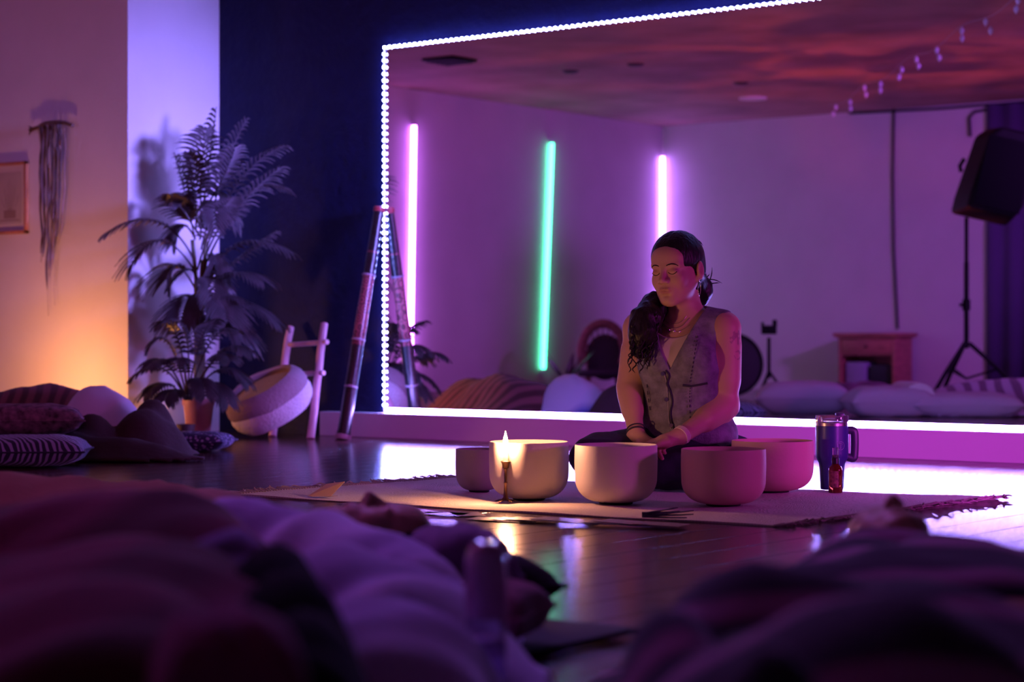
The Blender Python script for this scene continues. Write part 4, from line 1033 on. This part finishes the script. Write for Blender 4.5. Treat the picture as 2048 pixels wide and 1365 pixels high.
# --- big dark red blanket at lower left, tan blanket behind it
redb = wavemat('dark_red_blanket', (.07, .002, .004), (.19, .015, .045), 1.3, 'X', .95, 4.0, lo=.2, hi=.8, rot=.35)
lavs = drape('blanket', ORG, -1.6, -.28, 1.2, 3.25, bumps([(60, 1050, 2.8, .45, .30), (240, 1046, 2.8, .28, .30), (375, 1065, 2.8, .16, .24), (150, 1140, 2.25, .40, .4), (310, 1150, 2.35, .2, .3), (60, 1260, 1.85, .4, .4), (220, 1270, 1.85, .18, .3)]),
      redb, 'huge dark red blanket mound filling the lower left corner', res=.018, fold=.016, fsc=9, fdir=-.9)
drape('blanket', ORG, -2.4, -.5, 3.55, 5.4, bumps([(60, 968, 4.7, .42, .24), (260, 975, 4.6, .35, .22), (400, 990, 4.4, .22, .2), (-120, 970, 4.7, .4, .3)]),
      mat('tan_blanket', (.50, .33, .24), .95, bump=.3, bscale=50), 'tan blanket low mound between the dark red blanket and the far sleepers', res=.03, fold=.015)
pillow('bolster', P(455, 1330, 1.6), (.125, .2, .16), .2, mat('magenta_dark_cushion', (.20, .03, .09), .95), 'dark magenta cushion at the bottom edge beside the red blanket').location.z = .215
pillow('cushion', P(425, 1150, 2.45), (.14, .20, .10), -.5, mat('lilac_cushion', (.24, .16, .36), .95), 'small lilac cushion leaning on the red blanket', tilt=(.3, .7), cat='cushion').location.z = .20
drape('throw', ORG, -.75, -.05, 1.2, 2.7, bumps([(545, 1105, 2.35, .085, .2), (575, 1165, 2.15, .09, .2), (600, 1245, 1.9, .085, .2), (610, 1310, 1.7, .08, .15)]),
      mat('gap_black', (.006, .005, .006), .95, spec=.1), 'added black cloth filling the dark gap left of the lavender blanket', res=.018, fold=.01)  # black drape added to darken the gap between the blankets
# yoga mat corner + folded cloth under water bottle
p = P(1010, 1285, 3.3); p.z = .012
ym = empty('yoga_mat', p, YAW, 'black yoga mat whose corner juts past the water bottle', 'yoga mat')
mb().box((-.10, .02, 0), (.36, .62, .010), R=Matrix.Rotation(-.62, 3, 'Z'), bev=.003).build('mat_sheet', mat('black_foam', (.012, .011, .014), .8), ym)
pillow('cushion', P(975, 1225, 3.25), (.17, .2, .09), -.3, mat('plum_cushion', (.22, .08, .12), .95), 'plum folded cushion right behind the clear water bottle', cat='cushion').location.z = .075
pillow('cushion', P(915, 1150, 3.4), (.16, .22, .15), .3, mat('purple_velvet', (.20, .11, .24), .9), 'rounded purple cushion left of the water bottle top', cat='cushion').location.z = .12
# water bottle
BZ = 2.62; p = P(972, 1300, BZ); p.z = 0.0
wb = empty('water_bottle', p, YAW, 'clear ribbed plastic water bottle standing in the blurred foreground', 'bottle')
R3 = 42/FPX*BZ; topz = CAMH-(1084-HOR)/FPX*BZ
prof = [(.001, .002), (R3*.85, .0), (R3, .006)]
for i in range(16): prof.append((R3*(1 if i % 2 else .94), .012+i*.008))
prof += [(R3*.98, .142), (R3*.9, .152), (R3*.86, .158)]
inner = [(max(.001, r-.0012), z+.001) for r, z in prof[::-1]]
mb().lathe(prof+inner[:], 40).build('body', mat('clear_bottle', (.86, .82, 1.0), .04, trans=.92, ior=1.45), wb)
mb().lathe([(.001, .004), (R3*.8, .004), (R3*.9, .012), (R3*.9, .125), (.001, .125)], 32).build('water', mat('water', (.85, .85, 1.0), 0, trans=1, ior=1.33), wb)
mb().lathe([(R3*.90, .150), (R3*1.0, .154), (R3*1.02, .175), (R3*.98, topz-.022), (R3*.8, topz-.008), (R3*.45, topz), (.001, topz+.001)], 36).build('dome_cap', mat('frosted_cap', (.5, .3, .46), .12, coat=1), wb)

# --- far left sleepers
redk = wavemat('red_brown_knit', (.06, .018, .02), (.17, .05, .06), 5, 'X', .95, 3, lo=.25, hi=.75)
blu = wavemat('blue_white_throw', (.07, .08, .34), (.50, .44, .60), .42, 'X', .9, 2.5, lo=.45, hi=.58)
drape('blanket', ORG, -3.1, -1.35, 8.55, 10.0, bumps([(40, 786, 9.35, .28, .22), (110, 776, 9.3, .30, .20), (-80, 790, 9.4, .3, .25), (170, 795, 9.2, .16, .22)]), redk,
      'red-brown knitted blanket over a sleeper at the far left wall', res=.03, fold=.02, fsc=9, fdir=.9)
drape('blanket', ORG, -2.45, -1.5, 8.5, 9.6, bumps([(190, 777, 9.0, .17, .2), (235, 800, 8.95, .13, .18)]), blu,
      'blue and white patterned throw mounded over a sleeper at the far left', res=.022, fold=.012, fsc=10)
drape('blanket', ORG, -2.5, -1.1, 8.1, 9.3, bumps([(185, 832, 8.55, .11, .14), (305, 804, 8.8, .11, .16), (285, 825, 8.65, .14, .18), (120, 868, 8.4, .22, .14), (340, 855, 8.7, .07, .12), (230, 880, 8.35, .26, .1)]),
      mat('near_black_throw', (.030, .010, .014), .95, bump=.3, bscale=40), 'near-black throw with two humps in front of the blue and white throw', res=.022, fold=.008, fsc=9)
pillow('pillow', Vector(P(45, 868, 8.35)), (.50, .34, .13), .2, mat('plum_patterned', (.16, .06, .11), .95, noise_amt=.8, nscale=35), 'plum patterned pillow stacked at the far left edge').location.z = .17
pillow('pillow', Vector(P(58, 912, 8.0)), (.46, .34, .12), .1, wavemat('chevron_weave', (.022, .02, .05), (.26, .24, .42), 26, 'DIAGONAL', .9, 6, lo=.55, hi=.62), 'dark chevron woven pillow with pale tassels at the left edge').location.z = .065
pillow('pillow', Vector(P(385, 886, 9.1)), (.34, .28, .085), -.1, spotmat('dotted_navy', (.03, .026, .09), (.34, .30, .52), 55, .30), 'flat navy dotted pillow before the plum plant pot').location.z = .045
random.seed(9)
for (xa, xb, yy, lab) in ((0, 158, 925, 'pale tasselled rug edge under the chevron pillow'), (185, 275, 921, 'short pale rug fringe lying before the near-black throw')):
    t0 = F((xa+xb)/2, yy); t0.z = 0; tz0 = t0.dot(DIR); k = tz0/FPX
    t = empty('floor_rug', t0, YAW, lab, 'rug'); hw = (xb-xa)/2*k
    mb().box((0, .10, .004), (2*hw, .20, .007), bev=.002).build('cloth', mat('pale_throw_edge', (.38, .30, .40), .95), t)
    b = mb()
    for i in range(int((xb-xa)/3.2)):
        x = -hw+2*hw*random.random(); b.tube([(x, .005, .007), (x+random.uniform(-.012, .012), -.02, .016), (x+random.uniform(-.03, .03), -.05, .004)], [.005, .006, .002], 5)
    o = b.build('tassels', mat('pale_tassel', (.50, .42, .52), .95), t); o['kind'] = 'stuff'
# warm lamp behind the sleepers
wp = P(105, 800, 10.55); wp.z = 0; wp.y = min(wp.y, 7.0)
def small_lamp(p, e, label, r=.05):
    t = empty('floor_lamp', p, 0, label, 'lamp')
    mb().lathe([(.001, 0), (r*.9, 0), (r, .01), (r*.7, .02), (.001, .02)], 24).build('base', bark, t)
    mb().lathe([(r*.6, .02), (r*.95, .05), (r, .09), (r*.7, .13), (r*.3, .15), (.001, .152)], 24).build('lamp_shade', emit('salt_glow', (1, .42, .16), 6), t)
    point('warm_lamp_light', Vector(p)+Vector((0, -.30, .24)), e, (1.0, .36, .12), .05)
small_lamp(wp, 27, 'small glowing amber lamp on the floor behind the sleepers, lighting the orange wall')
wp2 = onY(272, 800, 7.3); wp2.z = 0; wp2.x = XB+.10
small_lamp(wp2, .35, 'tiny glowing amber lamp tucked in the corner beside the low palm', .03)

# ================================================================== THINGS SEEN ONLY IN THE MIRROR
def mroot(name, px, z, label, cat, rz=0):
    p = M(px, 700, z); p.z = 0; return empty(name, p, rz, label, cat)
blackp = mat('stage_black', (.005, .005, .006), .6, spec=.15)
# PA speaker on tripod
spk_p = M(1932, 700, 15.0)
st_ = empty('speaker_stand', (spk_p.x, spk_p.y, 0), -YAW, 'black tripod speaker stand reflected at the right of the mirror', 'stand')
mb().tube([(0, 0, .42), (0, 0, 1.05)], .019, 12).tube([(0, 0, 1.0), (0, 0, 1.38)], .015, 12).build('pole', blackp, st_)
mb().tube([(0, 0, .70), (0, 0, .78)], .030, 12).tube([(-.05, 0, .74), (0, 0, .74)], .012, 8).build('collar', blackp, st_)
for a in (.3, .3+2*PI/3, .3+4*PI/3):
    d = Vector((math.cos(a), math.sin(a), 0))
    mb().tube([d*.02+Vector((0, 0, .46)), d*.25+Vector((0, 0, .25)), d*.48+Vector((0, 0, .02))], .016, 8).build('leg', blackp, st_)
    mb().tube([Vector((0, 0, .20)), d*.22+Vector((0, 0, .27))], .008, 8).build('brace', blackp, st_)
sk = M(1975, 352, 15.0)
spk = empty('speaker', (sk.x, sk.y, 1.36), -YAW, 'black loudspeaker tilted on its tripod stand, reflected at upper right', 'speaker')
# outline: cabinet seen from the side/front, tapered
RY = Matrix.Rotation(math.radians(13), 4, 'Y')
b = mb(); wS, dS, hS = .50, .36, .68
prof2 = [(-.25, 0), (-.21, -.0), (.17, .0), (.24, .10), (.24, .58), (.17, .68), (-.12, .68), (-.20, .60), (-.25, .12)]
vs = []
for y in (-dS/2, dS/2):
    for x, z in prof2: vs.append((x*(1 if y < 0 else .8), y, z if y < 0 else .04+z*.92))
n = len(prof2); b.add(vs, [tuple(range(n))[::-1], tuple(range(n, 2*n))]+[(i, (i+1) % n, n+(i+1) % n, n+i) for i in range(n)])
xf(b, RY); o = b.build('cabinet', blackp, spk, False); md = o.modifiers.new('b', 'BEVEL'); md.width = .03; md.segments = 3
xf(mb().box((0, dS/2+.006, .33), (.34, .012, .52), bev=.004), RY).build('grille', mat('black_grille', (.003, .003, .004), .8, spec=.1), spk)
xf(mb().tube([(-.27, 0, .30), (-.29, 0, .34), (-.27, 0, .40)], .015, 8), RY).build('handle', blackp, spk)
xf(mb().box((.03, -dS/2-.004, .22), (.10, .008, .09), bev=.002), RY).build('control_panel', mat('blue_panel', (.05, .05, .14), .3, emis=(.1, .1, .8), estr=.05), spk)
# cabinet with drawer
cb = M(1740, 700, 18.6); cb.y = YB+.26
cab = empty('side_table', (cb.x, cb.y, 0), 0, 'reddish wooden side table with a drawer against the far wall in the mirror', 'side table')
cw = mat('cabinet_wood', (.40, .13, .10), .5, noise_amt=.2, nscale=8, stretch=(1, 1, 4))
# its front faces +Y
mb().box((0, 0, .525), (.66, .40, .03), bev=.006).box((0, 0, .505), (.62, .37, .02)).build('top', cw, cab)
for sx_ in (-1, 1):
    mb().box((sx_*.27, 0, .25), (.03, .34, .50), bev=.003).build('side_panel', cw, cab)
mb().box((0, -.16, .25), (.52, .015, .50)).build('back_panel', cw, cab)
mb().box((0, 0, .05), (.52, .33, .03)).build('shelf', cw, cab)
dr = mb().box((0, .165, .42), (.50, .02, .13), bev=.004).build('drawer', cw, cab)
mb().ell((0, .185, .42), (.014, .012, .014), 12, 8).build('knob', bark, dr)
mb().box((0, 0, .345), (.52, .33, .015)).build('drawer_bottom', cw, cab)
q = mb().box((0, 0, .11), (.20, .20, .20), bev=.01).build('storage_box', mat('grey_box', (.34, .30, .42), .7)); q.location = (cb.x-.13, cb.y+.03, .065); tag(q, 'pale grey storage box on the side table shelf', 'box')
q = mb().box((0, 0, .10), (.22, .20, .18), bev=.01).build('storage_box', mat('black_box', (.02, .02, .03), .6)); q.location = (cb.x+.12, cb.y+.02, .065); tag(q, 'black storage box beside the pale one on the side table shelf', 'box')
# camera on small tripod
tp_ = M(1537, 700, 16.0)
tr = empty('camera_tripod', (tp_.x, tp_.y, 0), -YAW, 'small dark tripod with a phone camera reflected right of the woman', 'tripod')
mb().tube([(0, 0, .18), (0, 0, .50)], .014, 10).build('column', blackp, tr)
for a in (.2, 2.3, 4.4):
    d = Vector((math.cos(a), math.sin(a), 0)); mb().tube([Vector((0, 0, .24)), d*.16+Vector((0, 0, .01))], .010, 8).build('leg', blackp, tr)
mb().box((0, 0, .56), (.12, .05, .07), bev=.012).box((.045, 0, .61), (.035, .04, .06), bev=.008).box((-.05, 0, .595), (.02, .03, .05), bev=.005).build('camera_head', blackp, tr)
# arched rattan chair
ac = M(1205, 700, 17.6)
ch_ = empty('rattan_chair', (ac.x, ac.y, 0), -YAW, 'round-backed rattan chair reflected left of the woman', 'chair')
rat = mat('rattan', (.20, .07, .06), .6, noise_amt=.3, nscale=30)
pts = [(.185*math.cos(a), .0, .38+.24*math.sin(a)) for a in [-.5+ (PI+1.0)*i/30 for i in range(31)]]
mb().tube(pts, .040, 12).build('back_hoop', rat, ch_)
mb().ell((.02, -.01, .33), (.17, .03, .20), 20, 12).build('back_pad', mat('dark_seat', (.03, .02, .03), .8), ch_)
for i in range(-3, 4): mb().tube([(i*.045, 0, .20), (i*.045, 0, .38+.22*math.sqrt(1-(i*.045/.19)**2))], .006, 6).build('spindle', rat, ch_)
mb().lathe([(.001, .16), (.20, .16), (.22, .19), (.20, .22), (.001, .225)], 28, (0, -.12, 0)).build('seat', mat('dark_seat', (.03, .02, .03), .8), ch_)
for a in (.8, 2.3, 3.9, 5.5): mb().tube([(.17*math.cos(a), -.12+.17*math.sin(a), .17), (.2*math.cos(a), -.12+.2*math.sin(a), .0)], .014, 8).build('leg', rat, ch_)
# round drum bag behind the woman in the mirror
dp = M(1461, 700, 16.8)
q = empty('drum', (dp.x, dp.y, 0), -YAW, 'upright dark round frame drum reflected beside the woman arm', 'drum')
mb().tube([(.0, -.05, .28), (0, .05, .28)], .25, 36).build('shell', mat('dark_drum', (.025, .018, .03), .6), q)
mb().tube([(.25*math.cos(a), .052, .28+.25*math.sin(a)) for a in [2*PI*i/36 for i in range(37)]], .012, 8).build('rim', blackp, q)
# snake plant
sp_ = M(1132, 700, 17.2)
sn = empty('potted_succulent', (sp_.x, sp_.y, 0), -YAW, 'broad-leaved dark plant reflected below the green light tube', 'plant')
mb().lathe([(.001, 0), (.09, 0), (.11, .14), (.10, .14), (.001, .12)], 24).build('pot', mat('dark_pot', (.07, .04, .05), .6), sn)
for a, L, tl in ((.1, .30, .5), (.9, .26, -.3), (2.4, .30, .9), (3.6, .24, .6), (5.0, .28, .4)):
    d = Vector((math.cos(a), math.sin(a)*.4, 0)); b = mb(); n = 8
    for j in range(n+1):
        u = j/n; c = Vector((0, 0, .12))+d*L*u*.8+Vector((0, 0, L*u*.9)); wv_ = .035*math.sin(PI*min(.98, .2+.78*u)); sdv = Vector((-d.y, d.x, 0)).normalized()
        sdv = (sdv+Vector((0, 0, -.5*d.x)))*wv_; b.v += [tuple(c-sdv), tuple(c+sdv)]
    b.f = [(2*j, 2*j+1, 2*j+3, 2*j+2) for j in range(n)]
    o = b.build('leaf', leafm, sn); md = o.modifiers.new('t', 'SOLIDIFY'); md.thickness = .004
# blankets, pillows and bolster on the reflected floor
def mpillow(px, yc, z, size, rz, m, label, cat='pillow'):
    p = M(px, yc, z); q = pillow(cat if cat != 'pillow' else 'pillow', p, size, rz, m, label, cat=cat, yawed=False); q.location.z = size[2]/2*.95; q.rotation_euler.z = -YAW+rz; return q
lilac = mat('lilac_cotton', (.50, .44, .56), .9)
mpillow(1605, 812, 13.5, (.62, .40, .22), .1, lilac, 'pale lilac pillow reflected just right of the woman')
mpillow(1775, 822, 13.0, (.55, .35, .20), -.1, lilac, 'pale lilac pillow reflected behind the tumbler')
mpillow(1930, 828, 13.0, (.7, .4, .16), .1, lilac, 'flat lilac pillow reflected right of the tumbler')
bo = M(1820, 797, 13.2); q = empty('bolster', (bo.x, bo.y, .115), -YAW, 'white round bolster end-on in the mirror below the side table', 'bolster')
mb().tube([(0, .3, 0), (0, .0, 0), (0, -.29, 0), (0, -.30, 0)], [.10, .105, .10, .08], 28).build('cover', mat('white_cotton', (.72, .68, .74), .9), q)
def mdrape(L, x0, x1, y0, y1, m, label, **kw):
    # heights given in mirror-image camera coordinates; built as a real cloth, flipped into the room
    hf = bumps(L); o = drape('blanket', ORG, x0, x1, y0, y1, hf, m, label, res=.035, **kw)
    me = o.data
    R_ = Matrix.Rotation(YAW, 4, 'Z')
    for v in me.vertices:
        p = R_ @ v.co; p.y = 2*MIR_Y-p.y; v.co = p
    me.flip_normals(); o.rotation_euler = (0, 0, 0); return o
mdrape([(1960, 765, 13.4, .4, .3), (1880, 785, 13.3, .25, .3), (2060, 760, 13.3, .4, .3)], 2.0, 4.4, 12.6, 14.2, wavemat('striped_grey_throw', (.16, .09, .16), (.42, .34, .48), 3, 'X', .9, 3), 'grey striped throw over a sleeper reflected under the loudspeaker')
mdrape([(1690, 768, 15.2, .22, .3), (1640, 785, 15.0, .2, .25), (1740, 765, 15.4, .25, .3), (1590, 775, 15.4, .1, .2)], 1.6, 3.4, 14.4, 16.2, mat('mauve_throw', (.16, .08, .14), .95, noise_amt=.5, nscale=6), 'dark mauve throw over a sleeper reflected before the side table')
mdrape([(880, 785, 14.6, .25, .3), (1000, 778, 14.2, .35, .3), (930, 790, 14.0, .3, .3)], -1.2, .6, 13.3, 15.4, mat('lilac_throw', (.34, .22, .40), .95, noise_amt=.4, nscale=4), 'lilac throw reflected along the mirror bottom left of the green tube')
# cable on the back wall, small cable, ceiling bits
cbl = M(1808, 205, 19.0); cbl.y = YB+.012
q = mb().tube([(0, 0, 0), (-.01, 0, -.6), (.0, 0, -1.3), (.04, 0, -2.02)], .012, 8).build('wall_cable', mat('black_cable', (.01, .01, .012), .5)); q.location = (cbl.x, YB+.014, ZC); tag(q, 'black cable running down the far wall above the side table', 'cable')
q = mb().tube([(XL+2.1, YB+.02, ZC-.01), (XL+3, YB+.02, ZC-.03), (XL+4.5, YB+.02, ZC-.02)], .012, 8).build('ceiling_cable', mat('black_cable', (.01, .01, .012), .5)); tag(q, 'black cable along the top of the far wall in the mirror', 'cable')
q = mb().tube([(0, 0, 0), (-.03, 0, -.02), (-.15, 0, -.03), (-.20, 0, -.08), (-.19, 0, -.25)][::1], .014, 8).build('cable_hook', mat('black_cable', (.01, .01, .012), .5))
hk = M(1985, 195, 18.3); q.location = (hk.x, YB+.016, ZC-.05); tag(q, 'short curled black cable end at the far wall top right', 'cable')
# curtain / door jamb at right of reflected wall
cx_ = M(1978, 500, 18.3).x
cu = mb(); n = 40
for i in range(n+1):
    x = i/n*1.6; y = .03+.02*math.sin(i*1.3)
    cu.v += [(x, y, .02), (x, y, ZC-.03)]
cu.f = [(2*i, 2*i+2, 2*i+3, 2*i+1) for i in range(n)]
q = cu.build('curtain', mat('dark_violet_curtain', (.09, .05, .15), .9)); q.location = (cx_, YB, 0); md = q.modifiers.new('t', 'SOLIDIFY'); md.thickness = .006
tag(q, 'dark violet curtain on the far wall behind the loudspeaker', 'curtain')
def ceil_at(px, py, name, size, m, label, cat):
    z = FPX*(ZC-CAMH)/(HOR-py); p = M(px, py, z); q = empty(name, (p.x, p.y, ZC), 0, label, cat); return q
q = ceil_at(898, 118, 'ceiling_vent', 0, None, 'black ceiling vent at the upper left of the mirror', 'vent')
mb().box((0, 0, -.012), (.30, .30, .02), bev=.004).build('frame', blackp, q)
for i in range(5): mb().box((0, -.11+i*.055, -.026), (.26, .02, .008), R=Matrix.Rotation(.4, 3, 'X')).build('slat', blackp, q)
q = ceil_at(1505, 196, 'ceiling_light', 0, None, 'unlit round recessed ceiling light reflected above the woman', 'ceiling light')
mb().lathe([(.001, -.004), (.09, -.004), (.12, -.012), (.125, 0)], 32).build('trim_ring', mat('lilac_plastic', (.8, .75, .85), .4), q)
for px, py, lab in ((1270, 128, 'second'), (1140, 142, 'third'), (1480, 165, 'rightmost')):
    q = ceil_at(px, py, 'ceiling_patch', 0, None, {'second': 'small dark ceiling fitting reflected right of centre top', 'third': 'small dark ceiling fitting reflected above the green tube', 'rightmost': 'small dark ceiling fitting near the round recessed light'}[lab], 'ceiling fitting')
    mb().lathe([(.001, -.02), (.05, -.018), (.07, 0)], 20).build('cover', mat('dim_fitting', (.08, .06, .07), .6), q)
# crystal string
sl0 = M(1655, 214, 17.9); sl1 = M(2060, -25, 11.7); sl0.z = sl1.z = ZC-.08
cs_ = empty('crystal_garland', (0, 0, 0), label='string garland of small crystals hanging across the ceiling in the mirror', cat='garland')
pts = [sl0.lerp(sl1, i/40)+Vector((0, 0, -.05*math.sin(i/40*PI*4)**2)) for i in range(41)]
mb().tube(pts, .003, 5).build('string', mat('garland_string', (.5, .4, .45), .6), cs_)
crm = mat('crystal', (.8, .78, .95), .15, spec=.6)
random.seed(2)
for i in range(2, 40, 4):
    p = pts[i]
    for j in range(2):
        q = p+Vector((random.uniform(-.03, .03), random.uniform(-.03, .03), -.03-.05*j))
        mb().lathe([(.001, -.028), (.016, -.008), (.016, .008), (.001, .028)], 6, q).build('crystal', crm, cs_, False)
